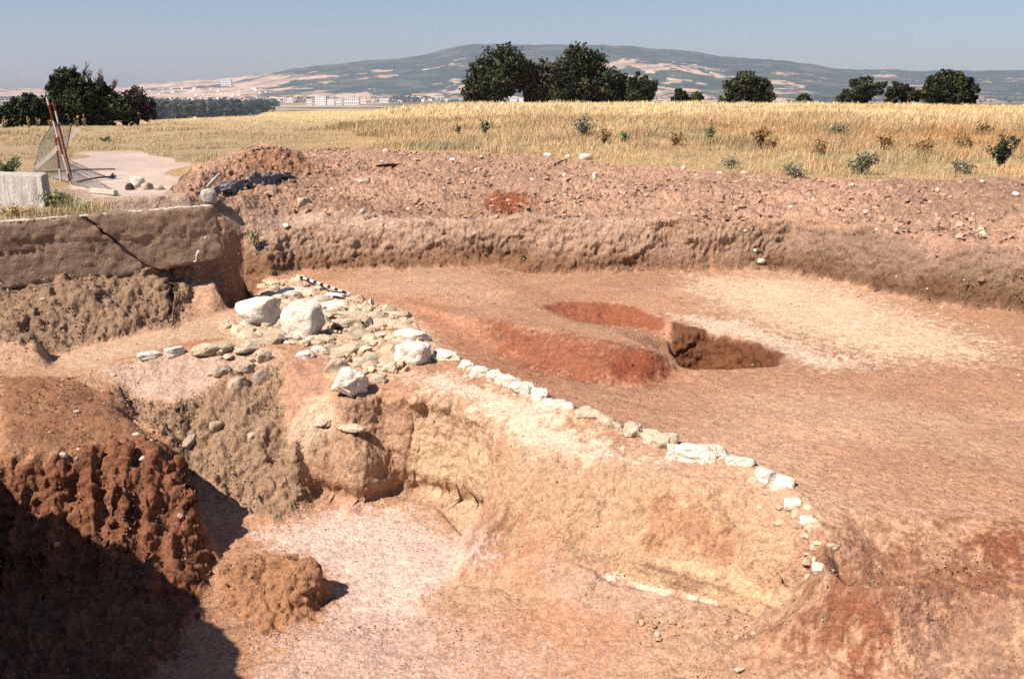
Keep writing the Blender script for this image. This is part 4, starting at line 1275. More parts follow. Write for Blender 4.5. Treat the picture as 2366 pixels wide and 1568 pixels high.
rock(730, 716, 60, 18, 'thin pale slab behind the squared white block', pile, 'stone', 4, -.1, .08, .5, .35, seed=29)
rock(815, 991, 72, 15, 'thin slab sticking out of the pit side below the knobbly boulder', pile, 'stone', 4, -.35, .07, .5, .1, seed=30)
rock(735, 960, 70, 36, 'pale tilted slab on the ledge left of the knobbly boulder', pile, 'stone', 4, -.5, .06, .8, .45, seed=31, tilt=(.3, -.1))

row = 'stones of the curving row'
ROW = [(1031, 822, 78, 34, 3, -.45, 'elongated white stone at the upper end of the curving row'),
       (1078, 850, 40, 24, 2.6, -.3, 'lumpy white stone just below the elongated one at the upper end of the row'),
       (1110, 863, 52, 30, 2.6, -.4, 'crumbly white stone second below the elongated one at the upper end of the row'),
       (1140, 872, 40, 26, 2.6, -.2, 'small white stone left of the sharp-edged wide one in the upper row'),
       (1170, 881, 62, 32, 3.4, -.4, 'wide white stone with a sharp crack under it in the upper row'),
       (1206, 898, 60, 38, 2.6, -.5, 'lumpy white stone right below the wide cracked one in the row'),
       (1246, 917, 44, 30, 2.6, -.4, 'small white stone between the lumpy one and the pitted long one in the row'),
       (1288, 940, 76, 40, 2.8, -.4, 'long pitted yellowish stone midway along the row'),
       (1360, 956, 72, 36, 2.8, -.35, 'long yellowish stone right below the pitted one midway along the row'),
       (1406, 979, 68, 38, 2.8, -.4, 'yellowish stone fourth up the row from the large flat slab'),
       (1460, 996, 48, 40, 2.6, -.5, 'knobbly stone third up the row from the large flat slab'),
       (1501, 1010, 48, 38, 2.8, -.3, 'rounded stone second up the row from the large flat slab'),
       (1536, 1022, 54, 34, 3.4, -.5, 'angular stone touching the upper end of the large flat slab'),
       (1558, 1052, 34, 24, 3, -.3, 'small stone at the left foot of the large flat slab'),
       (1620, 1049, 130, 52, 4, -.25, 'large flat white slab, biggest in the curving row'),
       (1711, 1072, 62, 30, 4, -.3, 'white slab touching the lower end of the large flat slab'),
       (1768, 1101, 54, 30, 4, -.5, 'flat pale stone second below the large flat slab'),
       (1810, 1120, 50, 36, 4.5, -.35, 'thick pale stone at the bend of the row, with a dark underside'),
       (1832, 1165, 46, 28, 4, .4, 'tilted pale stone just below the bend of the row'),
       (1867, 1206, 40, 26, 4, .45, 'small tilted pale stone second below the bend of the row'),
       (1887, 1268, 32, 16, 4, .5, 'thin white flake near the lower end of the row'),
       (1889, 1308, 30, 44, 4, .2, 'flat pinkish stone at the lower end of the row')]
for i, (px, py, w, h, bx_, rt, lb) in enumerate(ROW):
    fl = px > 1700
    rock(px, py, w * (1.1 if px < 1820 else .9), h, lb, row, 'white_stone' if (px < 1290 or 1540 < px) else 'stone', bx_, rt, thick=.22 if px == 1620 else ((.13 if px < 1820 else .09) if fl else .19), deep=.5 if w > 60 else .8, sink=.12 if fl else .22, seed=400 + i, rough=.24 if not fl else .10)

ruin = 'stones set in the ruined wall face'
RUIN = [(341, 823, 62, 14, 'white flat capstone at the left end of the ruined wall top', 'white_stone', 4, .10),
        (405, 811, 58, 18, 'white flat capstone second from the left on the ruined wall top', 'white_stone', 4, .12),
        (489, 803, 92, 30, 'long pale capstone in the middle of the ruined wall top', 'stone', 3.4, .14),
        (572, 803, 66, 22, 'crumbly pale capstone right of the long one on the ruined wall top', 'stone', 3, .12),
        (613, 822, 48, 32, 'rounded tan stone at the upper right corner of the ruined wall', 'wall_stone', 3, .18),
        (567, 850, 50, 22, 'flat tan stone under the rounded corner stone of the ruined wall', 'wall_stone', 4, .12),
        (512, 856, 46, 32, 'tan stone left of the flat one high in the ruined wall face', 'wall_stone', 3.5, .16),
        (608, 870, 50, 42, 'squared brown stone at the right edge of the ruined wall face', 'wall_stone', 5, .22),
        (551, 888, 48, 36, 'smooth brown stone left of the squared one in the ruined wall face', 'wall_stone', 3.6, .2),
        (440, 1012, 40, 52, 'sharp slanting stone jutting from the lower left of the ruined wall face', 'wall_stone', 4, .14),
        (500, 985, 36, 22, 'brown stone in the middle of the ruined wall face', 'wall_stone', 3, .14),
        (585, 1010, 40, 26, 'brown stone low on the right of the ruined wall face', 'wall_stone', 3, .14)]
for i, (px, py, w, h, lb, mt, bx_, th) in enumerate(RUIN):
    rock(px, py, w, h, lb, ruin, mt, bx_, .5 if i != 9 else .9, th, .6, .25, seed=500 + i, tilt=(0, 0) if i != 9 else (0, -.7))

peb = 'pebbles on the left earth mound'
PEB = [(315, 1004, 19, 15, 'roundish pale pebble highest on the mound tip, with a dark shadow'), (320, 1035, 14, 11, 'small pale pebble between the two larger ones on the mound tip'),
       (328, 1057, 22, 13, 'flat cream pebble lowest on the mound tip'), (182, 1039, 15, 12, 'small white pebble on the mound edge left of the middle'),
       (144, 1051, 22, 18, 'grey half-buried pebble on the mound edge, leftmost'), (177, 1061, 10, 12, 'tiny upright pale pebble below the white one on the mound edge'),
       (269, 1071, 12, 11, 'tiny pale pebble on the mound face between the grooves'), (263, 867, 17, 10, 'white flake on the slope where mound and ruined wall meet'),
       (178, 951, 16, 8, 'thin pale flake in the middle of the mound top'), (417, 1190, 14, 16, 'white chip in the red ridge of the mound face'), (130, 1258, 14, 14, 'cream pebble above the black shadow on the mound face')]
for i, (px, py, w, h, lb) in enumerate(PEB):
    rock(px, py, w, h, lb, peb, 'stone', 2.6, i * .7, None, .8, .15, seed=600 + i, name='pebble', cat='pebble', sub=2)

ws = 'white stones on the spoil bank'
WS = [(1352, 363, 28, 20, 'largest white stone on the far crest of the spoil bank'), (1375, 407, 18, 24, 'upright white stone below the largest one on the spoil bank'),
      (1045, 369, 20, 11, 'white stone left of the middle on the spoil bank crest'), (1266, 358, 20, 12, 'small white stone left of the largest one on the crest'),
      (1312, 362, 13, 10, 'tiny white stone just left of the largest one'), (880, 375, 16, 12, 'small white stone above the dark twig on the spoil bank'),
      (889, 348, 16, 9, 'small white stone at the left far edge of the spoil bank'), (1556, 389, 15, 10, 'left one of two small white stones at the far edge of the bank'),
      (1580, 388, 15, 10, 'right one of two small white stones at the far edge of the bank'), (838, 487, 15, 12, 'white pebble near the lip above the ranging rod'),
      (1663, 401, 16, 12, 'white stone left of the dark hole at the far edge of the bank'), (1718, 399, 20, 12, 'white stone right of the dark hole at the far edge of the bank'),
      (1690, 404, 22, 9, 'flat white stone below the dark hole at the far edge of the bank'), (1878, 463, 9, 14, 'small upright white stone on the right half of the bank'),
      (1825, 480, 15, 12, 'small pale stone below the upright one on the right half of the bank'), (2269, 420, 11, 9, 'tiny white stone near the grass at the right'),
      (2345, 447, 16, 10, 'white stone at the right edge of the picture on the bank'), (1968, 427, 12, 9, 'tiny pale stone near the grass right of the middle'),
      (1570, 494, 9, 9, 'tiny white stone near the lip in the middle'), (1721, 537, 12, 9, 'white pebble in the top of the cut section'), (2026, 530, 12, 9, 'white pebble on the right lip of the section'),
      (1758, 602, 22, 13, 'white stone stuck low in the cut section'), (1745, 582, 14, 9, 'small white stone above the one low in the cut section'),
      (660, 522, 16, 12, 'pale stone on the earth just right of the wall end'), (1227, 415, 14, 10, 'pale clod-like stone in the middle of the bank')]
for i, (px, py, w, h, lb) in enumerate(WS):
    rock(px, py, w, h, lb, ws, 'white_stone', 3, i * .9, None, .8, .15, seed=700 + i, sub=2)
rock(836, 415, 46, 22, 'pale lump of mortar lying on the left half of the spoil bank', None, 'stone', 3, .2, .2, .7, .35, seed=740, name='mortar_lump', cat='rubble', rough=.2)
rock(700, 462, 34, 26, 'pale crumbly lump of mortar below the grey plastic sheet', None, 'stone', 3, .7, .2, .7, .35, seed=741, name='mortar_lump', cat='rubble', rough=.2)
rock(482, 456, 36, 30, 'pale squared rubble block just behind the right end of the concrete wall', None, 'grey_concrete', 9, .2, .24, .8, .05, seed=742, name='rubble_block', cat='rubble', cut=4)
rock(318, 424, 30, 26, 'white block with dark sides lying on the track', None, 'white_stone', 5, .3, .22, .8, .1, seed=743, name='rubble_block', cat='rubble', cut=4)
rock(300, 433, 20, 20, 'dark burnt lump left of the white block on the track', None, 'dark_wood', 3, .3, .18, .8, .2, seed=744, name='burnt_lump', cat='rubble')
rock(340, 432, 26, 22, 'brown clod right of the white block on the track', None, 'wall_stone', 3, .3, .18, .8, .2, seed=745, name='earth_clod', cat='clod')
rock(368, 435, 20, 14, 'small brown clod between the track and the spoil mound', None, 'wall_stone', 3, .3, .12, .8, .2, seed=746, name='earth_clod', cat='clod')

# uncountable small rubble filling the stone heap and the top of the ruined wall
def rubble():
    rng = np.random.default_rng(41)
    protos = []
    for k in range(6):
        bm = rock_bm(9000 + k, 3.2, 10, 2, .2)
        protos.append((np.array([v.co for v in bm.verts]), np.array([[v.index for v in f.verts] for f in bm.faces]))); bm.free()
    pts = []
    x, y = scatter_zone(900, 'pile', rng, .02)
    pts += [(a, b, rng.uniform(.04, .13)) for a, b in zip(x[:190], y[:190])]
    x, y = scatter_zone(1500, 'grayslope', rng, .02)
    pts += [(a, b, rng.uniform(.02, .08)) for a, b in zip(x[:8], y[:8])]
    R_ = np.array(ROWLINE)
    for k in range(150):
        i = rng.integers(0, len(R_) - 1); t = rng.random()
        p = R_[i] * (1 - t) + R_[i + 1] * t + rng.normal(size=2) * .06
        pts.append((p[0], p[1], rng.uniform(.012, .05)))
    VV, TT, CC, off = [], [], [], 0
    for (a, b, s_) in pts:
        V, T = protos[rng.integers(0, 6)]
        th = rng.uniform(0, 6.28); c, s = math.cos(th), math.sin(th)
        W = V * np.array([s_ * rng.uniform(.8, 1.5), s_, s_ * rng.uniform(.4, .8)])
        W = np.stack([W[:, 0] * c - W[:, 1] * s + a, W[:, 0] * s + W[:, 1] * c + b, W[:, 2] + hz(a, b) + s_ * .12], -1)
        VV.append(W); TT.append(T + off); off += len(W)
        t = lin(.55, .41, .28) * rng.uniform(.65, 1.15)
        CC.append(np.repeat(t[None], len(W), 0))
    tag(np_mesh('rubble', np.concatenate(VV), np.concatenate(TT), MAT['clod'], np.concatenate(CC), smooth=False), kind='stuff')


# crumpled grey plastic sheet half buried in the mound
rng = np.random.default_rng(9)
u, v = np.meshgrid(np.linspace(0, 1, 46), np.linspace(0, 1, 20))
c0, c1 = hit(505, 442), hit(660, 415)
P = np.array(c0)[None, None, :] * (1 - u[..., None]) + np.array(c1)[None, None, :] * u[..., None]
P = P + np.array([.05, .75, .0]) * (v[..., None] - .35)
P[..., 2] = height(P[..., 0].ravel(), P[..., 1].ravel()).reshape(u.shape) + .05 + .16 * np.abs(fbm(u * 3, v * 1.3, 2.2, 4, 77)) * np.sin(np.pi * np.clip(u, .02, .98)) ** .5 - .12 * (np.abs(v - .5) * 2) ** 3
P[..., 0] += .08 * fbm(u * 3, v * 2, 3, 3, 78)
idx = np.arange(u.size).reshape(u.shape)
q = np.stack([idx[:-1, :-1], idx[:-1, 1:], idx[1:, 1:], idx[1:, :-1]], -1).reshape(-1, 4)
o = np_mesh('plastic_sheet', P.reshape(-1, 3), q, MAT['plastic'])
sol = o.modifiers.new('thickness', 'SOLIDIFY'); sol.thickness = .006
tag(o, 'crumpled grey plastic sheet half buried at the foot of the spoil mound', 'sheet')
# sticks
def stick(p0, p1, r, mat, name, label, cat, group=None, z=.03):
    a, b = hit(*p0), hit(*p1); a.z += z; b.z += z
    bm = bmesh.new(); m_ = a.lerp(b, .5) + Vector((.0, .03, .02))
    tube(bm, [a, m_, b], [r, r * .9, r * .7], 6)
    o = bm_obj(name, bm, MAT[mat], smooth=True); tag(o, label, cat, group); return o
stick((872, 389), (925, 385), .045, 'dark_wood', 'stick', 'dark forked stick lying on the left part of the spoil bank', 'stick')
stick((1098, 343), (1122, 352), .04, 'dark_wood', 'stick', 'dark stick end poking out at the far crest of the bank', 'stick')
stick((1280, 385), (1310, 372), .02, 'dark_wood', 'stick', 'thin twig near the white stones on the crest', 'stick')
stick((478, 450), (510, 415), .035, 'wood', 'stick', 'grey stick leaning from the pale rubble block towards the plastic sheet', 'stick', z=.1)

# ------------------------------------------------------------------ striped rod and arrow on the slab
def band_tube(bm, a, b, r, bands, seg=8):
    a, b = Vector(a), Vector(b)
    for i, mi in enumerate(bands):
        tube(bm, [a.lerp(b, i / len(bands)), a.lerp(b, (i + 1) / len(bands))], [r, r], seg, mi)
a_, b_ = hit(688, 654), hit(809, 693)
a_.z = max(a_.z, 0) + .115; b_.z = max(b_.z, 0) + .085
bm = bmesh.new(); band_tube(bm, a_, b_, .019, [0, 1] * 7 + [0])
o = bm_obj('ranging_rod', bm, [MAT['white'], MAT['black']]); tag(o, 'black and white striped ranging rod lying across the stone slabs', 'ranging rod')
c_ = hit(776, 695); cz = max(c_.z, 0) + .10
ar = empty('north_arrow', (c_.x, c_.y, cz), math.radians(-24))
tag(ar, 'small white board with a black pointer beside the striped rod', 'north arrow')
bm = bmesh.new(); box(bm, (0, 0, 0), (.26, .15, .014)); bm_obj('board', bm, MAT['white'], ar)
bm = bmesh.new()
vs = [bm.verts.new(c) for c in ((-.13, .055, .010), (.15, .025, .010), (.15, .085, .010), (-.13, .055, .024), (.15, .025, .024), (.15, .085, .024))]
for f in ((0, 2, 1), (3, 4, 5), (0, 1, 4, 3), (1, 2, 5, 4), (2, 0, 3, 5)): bm.faces.new([vs[i] for i in f])
bm_obj('pointer', bm, MAT['black'], ar)

# ------------------------------------------------------------------ barrier by the track: poles, plank, net, concrete block
def pole(bpx, tpx, r, bands, label, mats, dy=0.0):
    b = hit(*bpx); b.y += dy; b.z = hz(b.x, b.y)
    a, dyy, dz = ray(*tpx)
    t = (b.y + .1) / dyy
    top = Vector((a * t, dyy * t, EYE + dz * t))
    bm = bmesh.new()
    low = b - (top - b) * .06
    pts = [0]
    tot = sum(w for w, m_ in bands); acc = 0
    for w, mi in bands:
        p0, p1 = low.lerp(top, acc / tot), low.lerp(top, (acc + w) / tot); acc += w
        tube(bm, [p0, p1], [r, r], 8, mi)
    o = bm_obj('striped_pole', bm, mats); tag(o, label, 'pole', 'striped poles of the barrier'); return b, top
MAT['dull_white'] = noise_mat('worn_white_paint', (.52, .44, .37), var=((14, .25),), bump=(), rough=.6)
RW = [MAT['red'], MAT['dull_white'], MAT['yellow']]
pb1, pt1 = pole((164, 426), (108, 227), .018, [(9, 2), (9, 0), (22, 1), (20, 0), (18, 1), (18, 0), (8, 1)], 'leaning red and white pole with a white tip, tallest of the barrier', RW)
pole((160, 416), (121, 229), .016, [(70, 0), (16, 1), (14, 0)], 'dark red leaning pole just behind the white-tipped one', RW, .12)
pole((138, 420), (128, 320), .017, [(10, 2), (24, 1), (40, 0), (12, 1), (16, 0)], 'shorter upright red and white pole left of the leaning pair', RW, .05)
pl0 = hit(82, 392)
a, dyy, dz = ray(82, 390); t = (pl0.y - .55) / dyy
pl0 = Vector((a * t, dyy * t, EYE + dz * t))
a, dyy, dz = ray(187, 295); t = (pl0.y + .1) / dyy
pl1 = Vector((a * t, dyy * t, EYE + dz * t))
bm = bmesh.new()
dv = pl1 - pl0
box(bm, pl0.lerp(pl1, .5), (dv.length, .03, .085), dv.to_track_quat('X', 'Z').to_euler())
bmesh.ops.bevel(bm, geom=bm.edges[:], offset=.006, segments=1)
o = bm_obj('plank', bm, MAT['wood']); tag(o, 'grey weathered plank tied slantwise across the striped poles', 'plank')
pn0, pn1 = hit(212, 446), hit(268, 453)
bm = bmesh.new(); dv = pn1 - pn0; dv.z = 0
box(bm, pn0.lerp(pn1, .5) + Vector((0, 0, .05)), (dv.length, .07, .07), dv.to_track_quat('X', 'Z').to_euler()); bmesh.ops.bevel(bm, geom=bm.edges[:], offset=.01, segments=1)
o = bm_obj('plank', bm, MAT['wood']); tag(o, 'pale plank lying on the ground at the foot of the net', 'plank')
stick((104, 402), (266, 394), .018, 'rust', 'iron_bar', 'longer dark iron bar lying across the track behind the net', 'bar')
stick((180, 424), (258, 412), .022, 'rust', 'iron_bar', 'shorter dark iron bar lying nearer, right of the striped poles', 'bar')
stick((258, 412), (262, 406), .03, 'rust', 'iron_stub', 'short upright stub at the end of the shorter iron bar', 'bar')

# net: a sheet of real cords hung from the poles and dragged out to the right and left
def net():
    top = pt1.lerp(pb1, .28)
    cols, rows_ = 90, 80
    left = [top, hit(96, 357) + Vector((0, 0, .35)), hit(80, 396) + Vector((0, 0, .02))]
    right = [top + Vector((.30, .02, -.02)), hit(200, 395) + Vector((0, -.9, .28)), hit(272, 450) + Vector((0, 0, .02))]

    def along(L, t):
        if t < .5: return L[0].lerp(L[1], t * 2)
        return L[1].lerp(L[2], t * 2 - 1)
    V, E = [], []
    for j in range(rows_ + 1):
        t = j / rows_
        a, b = along(left, t), along(right, t)
        for i in range(cols + 1):
            s = i / cols
            p = a.lerp(b, s)
            bow = 4 * s * (1 - s)
            p.y -= .30 * bow * t
            p.z -= .10 * bow * (1 - t) * t * 2
            p.y += .05 * math.sin(9 * s + 4 * t)
            p.z = max(p.z, hz(p.x, p.y) + .015)
            V.append(p)
    bm = bmesh.new()
    w = .0045
    vs = {}
    def strip(pts):
        prev = None
        for p in pts:
            a_, b_, c_ = bm.verts.new(p + Vector((w * .5, 0, w * .5))), bm.verts.new(p + Vector((-w * .5, 0, -w * .5))), None
            if prev: bm.faces.new((prev[0], a_, b_, prev[1]))
            prev = (a_, b_)
    W1 = cols + 1
    for j in range(0, rows_ + 1, 2): strip([V[j * W1 + i] for i in range(0, cols + 1, 3)])
    for i in range(0, cols + 1, 3):
        prev = None
        for j in range(0, rows_ + 1, 2):
            p = V[j * W1 + i]
            cur = (bm.verts.new(p + Vector((w * .5, 0, 0))), bm.verts.new(p + Vector((-w * .5, 0, 0))))
            if prev: bm.faces.new((prev[0], cur[0], cur[1], prev[1]))
            prev = cur
    for ed in ([V[j * W1] for j in range(rows_ + 1)], [V[j * W1 + cols] for j in range(rows_ + 1)], [V[rows_ * W1 + i] for i in range(cols + 1)]):
        tube(bm, ed, [.007] * len(ed), 4)
    o = bm_obj('net', bm, MAT['net']); tag(o, 'dark safety net draped from the leaning poles over the track', 'net')
net()

# whitewashed concrete block at the left edge
bl = hit(98, 478); blz = hz(bl.x, bl.y)
def blk(px, py):
    a, dyy, dz = ray(px, py); t = (bl.y - .0 + (px - 98) * -.001) / dyy
    return Vector((a * t, dyy * t, EYE + dz * t))
f = [blk(-160, 478), blk(104, 480), blk(94, 408), blk(-160, 402)]
bm = bmesh.new()
fv = [bm.verts.new(c) for c in f]; bv = [bm.verts.new(c + Vector((-.10, .45, .02))) for c in f]
bm.faces.new(fv)
for i in range(4): bm.faces.new((fv[i], bv[i], bv[(i + 1) % 4], fv[(i + 1) % 4]))
bm.faces.new(bv[::-1])
bmesh.ops.recalc_face_normals(bm, faces=bm.faces)
bmesh.ops.bevel(bm, geom=bm.edges[:], offset=.02, segments=2)
o = bm_obj('concrete_block', bm, MAT['whitewash']); tag(o, 'whitewashed concrete block with dark drip stains at the left edge, in the grass', 'concrete block')


# ------------------------------------------------------------------ clods, gravel
def baked_lumps(name, pts, size, tones, mat, seed):
    rng = np.random.default_rng(seed)
    bm = bmesh.new(); bmesh.ops.create_icosphere(bm, subdivisions=1, radius=1)
    bv = np.array([v.co for v in bm.verts]); bf = np.array([[v.index for v in f.verts] for f in bm.faces]); bm.free()
    n, k = len(pts), len(bv)
    jit = 1 + .28 * rng.normal(size=(n, k, 1))
    sc = np.stack([size * rng.uniform(.8, 1.4, n), size * rng.uniform(.7, 1.2, n), size * rng.uniform(.5, .95, n)], -1)
    th = rng.uniform(0, 6.28, n); c, s = np.cos(th), np.sin(th)
    V = bv[None] * jit * sc[:, None]
    X = V[..., 0] * c[:, None] - V[..., 1] * s[:, None]; Y = V[..., 0] * s[:, None] + V[..., 1] * c[:, None]
    V = np.stack([X, Y, V[..., 2]], -1) + pts[:, None]
    Fq = (bf[None] + (np.arange(n) * k)[:, None, None]).reshape(-1, 3)
    tag(np_mesh(name, V.reshape(-1, 3), Fq, mat, np.repeat(tones, k, 0), smooth=False), kind='stuff')


def scatter_zone(n, zname, rng, inner=.1):
    P = np.array(Z[zname]); lo, hi = P.min(0), P.max(0)
    x = rng.uniform(lo[0], hi[0], n); y = rng.uniform(lo[1], hi[1], n)
    k = poly_sd(x, y, P) < -inner
    return x[k], y[k]


rubble()
rng = np.random.default_rng(31)
x, y = scatter_zone(26000, 'spoil', rng, .15)
k = (np.abs(x) < .62 * y) & (rng.random(x.size) < .35 + .65 * sstep(-.2, .4, fbm(x, y, .6, 3, 301)))
x, y = x[k], y[k]
sz = .016 + .040 * rng.random(x.size) ** 2.2 + .06 * (rng.random(x.size) > .985) * rng.random(x.size)
t = lin(.40, .245, .165)[None] * (1 + .2 * rng.normal(size=(x.size, 1)))
pale = rng.random(x.size) > .97
t[pale] = lin(.62, .5, .38)
baked_lumps('earth_clods', np.stack([x, y, height(x, y) + sz * .25], -1), sz, np.clip(t, .05, .9), MAT['clod'], 32)
# small stones and crumbs all over the dug floors and at the foot of the sections
n = 70000
phi = rng.uniform(-.56, .56, n); r = np.exp(rng.uniform(math.log(5.0), math.log(17.0), n))
x, y = r * np.sin(phi), r * np.cos(phi)
d_b = poly_sd(x, y, Z['baulk']); d_r = np.minimum(poly_sd(x, y, Z['rubblefore']), np.minimum(poly_sd(x, y, Z['grayface']), poly_sd(x, y, Z['earthwall'])))
dr2 = np.minimum(poly_sd(x, y, Z['stump']), np.minimum(poly_sd(x, y, Z['moundface_and_shade']), poly_sd(x, y, Z['mound'])))
dens = .10 + .9 * (poly_sd(x, y, Z['pile']) < 0) + .9 * np.exp(-np.abs(d_b) / .25) + .9 * (d_r < .05) + .6 * np.exp(-np.clip(dr2, 0, 9) / .12) + .25 * (poly_sd(x, y, Z['rightred']) < 0) + .3 * (poly_sd(x, y, Z['pinkfore']) < 0)
spo_ = poly_sd(x, y, Z['spoil']) < .0
k = (rng.random(n) < dens) & ~spo_ & (height(x, y) < 1.0)
x, y, r, d_r, d_b = x[k], y[k], r[k], d_r[k], d_b[k]
d_p = poly_sd(x, y, Z['pile'])
d_w = np.minimum(poly_sd(x, y, Z['rubblefore']), poly_sd(x, y, Z['earthwall']))
sz = (.003 + .007 * rng.random(x.size) ** 2) * np.clip(r / 8, .7, 1.8) + .055 * (rng.random(x.size) > .90) * rng.random(x.size) * (d_p < 0) + .03 * (rng.random(x.size) > .97) * rng.random(x.size) * ((d_w < .05) | (np.abs(d_b) < .3))
z = height(x, y)
Cc, _, _ = paint(x, y, z)
t = np.clip(Cc * (1 + .30 * rng.normal(size=(x.size, 1))), .03, .9)
pale = rng.random(x.size) > .88
t[pale] = t[pale] * .4 + lin(.66, .56, .44) * .6
baked_lumps('gravel', np.stack([x, y, z + sz * .3], -1), sz, t, MAT['clod'], 33)


# ------------------------------------------------------------------ grass and weeds
def is_meadow(x, y):
    spo = poly_sd(x, y, Z['spoil']) < .05
    trk = poly_sd(x, y, Z['track']) < .1
    wl = poly_sd(x, y, [(-40, 1.9), (-9.2, 12.65), (-6.6, 13.55), (-5.25, 14.1), (-5.35, 14.7), (-40, 40)]) < 0
    lip = poly_sd(x, y, [(15.9, 10.8), (10, 12.9)] + zone([(2365, 574), (2000, 532), (1840, 508), (1500, 517), (1100, 509), (760, 516), (560, 541)]) + [(-5.05, 15.75), (-5.15, 14.5), (-40, 40), (0, 900), (900, 900), (900, -200)]) < 0
    return (wl | lip) & ~spo & ~trk


def blades(n, phi0, phi1, r0, r1, hmin, hmax, rng, keepf, colf, wmul=1.0, lean=.35):
    phi = rng.uniform(phi0, phi1, n); r = np.exp(rng.uniform(math.log(r0), math.log(r1), n))
    x, y = r * np.sin(phi), r * np.cos(phi)
    k = keepf(x, y); x, y, r = x[k], y[k], r[k]
    m = x.size
    h_patch = .55 + .6 * sstep(-.5, .5, fbm(x, y, .35, 3, 7))
    tuft = .55 + .6 * vnoise(x * 1.3, y * 1.3, 5) + .25 * vnoise(x * 5, y * 5, 6)
    h = (hmin + (hmax - hmin) * rng.random(m)) * np.clip(.75 + .5 * tuft, .35, 1.5) * h_patch
    w = np.maximum(.003, r * .00020) * wmul
    th = rng.uniform(0, np.pi, m)
    ux, uy = np.cos(th) * w, np.sin(th) * w
    z = height(x, y) - .02
    la = rng.normal(size=m) * lean * h + .12 * h; lb = rng.normal(size=m) * lean * h
    P = np.empty((m, 5, 3))
    P[:, 0] = np.stack([x - ux, y - uy, z], -1); P[:, 1] = np.stack([x + ux, y + uy, z], -1)
    P[:, 2] = np.stack([x + ux * .8 + la * .4, y + uy * .8 + lb * .4, z + h * .6], -1)
    P[:, 3] = np.stack([x - ux * .8 + la * .4, y - uy * .8 + lb * .4, z + h * .6], -1)
    P[:, 4] = np.stack([x + la, y + lb, z + h], -1)
    base = np.arange(m)[:, None] * 5
    T = np.concatenate([base + np.array([0, 1, 2]), base + np.array([0, 2, 3]), base + np.array([3, 2, 4])])
    return P.reshape(-1, 3), T, np.repeat(colf(x, y, rng), 5, 0)


def straw(x, y, rng):
    m = x.size
    C = np.empty((m, 3)); C[:] = lin(.52, .355, .195)
    r = np.hypot(x, y)
    t = fbm(x, y, .35, 3, 401)
    orange = (sstep(2, 14, x) * (1 - sstep(30, 46, r)))[:, None] * (.5 + .5 * sstep(-.3, .5, t))[:, None]
    C = C * (1 - orange) + lin(.42, .21, .085) * orange
    left = (sstep(-3, -8, x) * (1 - sstep(62, 80, r)))[:, None] * .9
    C = C * (1 - left) + lin(.44, .315, .17) * left
    far = sstep(40, 62, r)[:, None] * sstep(-30, -14, x)[:, None]
    C = C * (1 - far) + lin(.66, .485, .275) * far
    band = (np.exp(-((r - 74 - 5 * fbm(x, y, .03, 2, 403)) / 7) ** 2) * sstep(8, 30, x) * .7)[:, None]
    C = C * (1 - band) + lin(.56, .32, .12) * band
    g = (sstep(.25, .6, fbm(x, y, .5, 3, 402)) * (1 - sstep(34, 50, r)))[:, None] * .45
    C = C * (1 - g) + lin(.27, .28, .16) * g
    C = C * (1 + .22 * fbm(x, y, 1.1, 3, 404) + .18 * fbm(x, y, .3, 2, 405))[:, None]
    return np.clip(C * (1 + .25 * rng.normal(size=(m, 1))), .03, .95)


def rim(x, y, rng):
    C = np.empty((x.size, 3)); C[:] = lin(.56, .40, .20)
    g = sstep(-.2, .4, fbm(x, y, 1.4, 3, 411))[:, None]
    C = C * (1 - .7 * g) + lin(.29, .28, .16) * .7 * g
    return np.clip(C * (1 + .25 * rng.normal(size=(x.size, 1))), .03, .95)


rng = np.random.default_rng(51)
parts = []
plateau = lambda x, y: is_meadow(x, y) & (np.hypot(x, y) < edge_r(x, y) + 1)
tall = lambda x, y: plateau(x, y) & (x > -5.5 - .10 * np.maximum(y - 30, 0) + 1.5 * fbm(x, y, .15, 3, 421)) & ~((y < 26 - .25 * x) & (fbm(x, y, .5, 3, 420) > .0) & (x < 12)) & (fbm(x, y, .8, 3, 424) < .55)
short = lambda x, y: plateau(x, y) & (x < -2) & (fbm(x, y, .45, 3, 422) > -.35)
parts.append(blades(230000, -.24, .56, 18, 62, .08, .32, rng, tall, straw))
parts.append(blades(90000, -.36, .56, 44, 119, .20, .34, rng, tall, straw, 1.2))
parts.append(blades(80000, -.56, -.02, 18, 90, .04, .16, rng, short, straw))
parts.append(blades(26000, -.20, .56, 18, 30, .08, .2, rng, plateau, rim))
nearwall = lambda x, y: is_meadow(x, y) & (y < 17.5) & (fbm(x, y, 1.1, 3, 423) + sstep(-5.2, -7.2, x) * .9 > .35)
parts.append(blades(26000, -.56, -.29, 12.2, 17.5, .04, .20, rng, nearwall, rim, 1.2))
offs = 0; VV, TT, CC = [], [], []
for V, T, C in parts:
    VV.append(V); TT.append(T + offs); CC.append(C); offs += len(V)
tag(np_mesh('dry_grass', np.concatenate(VV), np.concatenate(TT), MAT['grass'], np.concatenate(CC), smooth=False), kind='stuff')


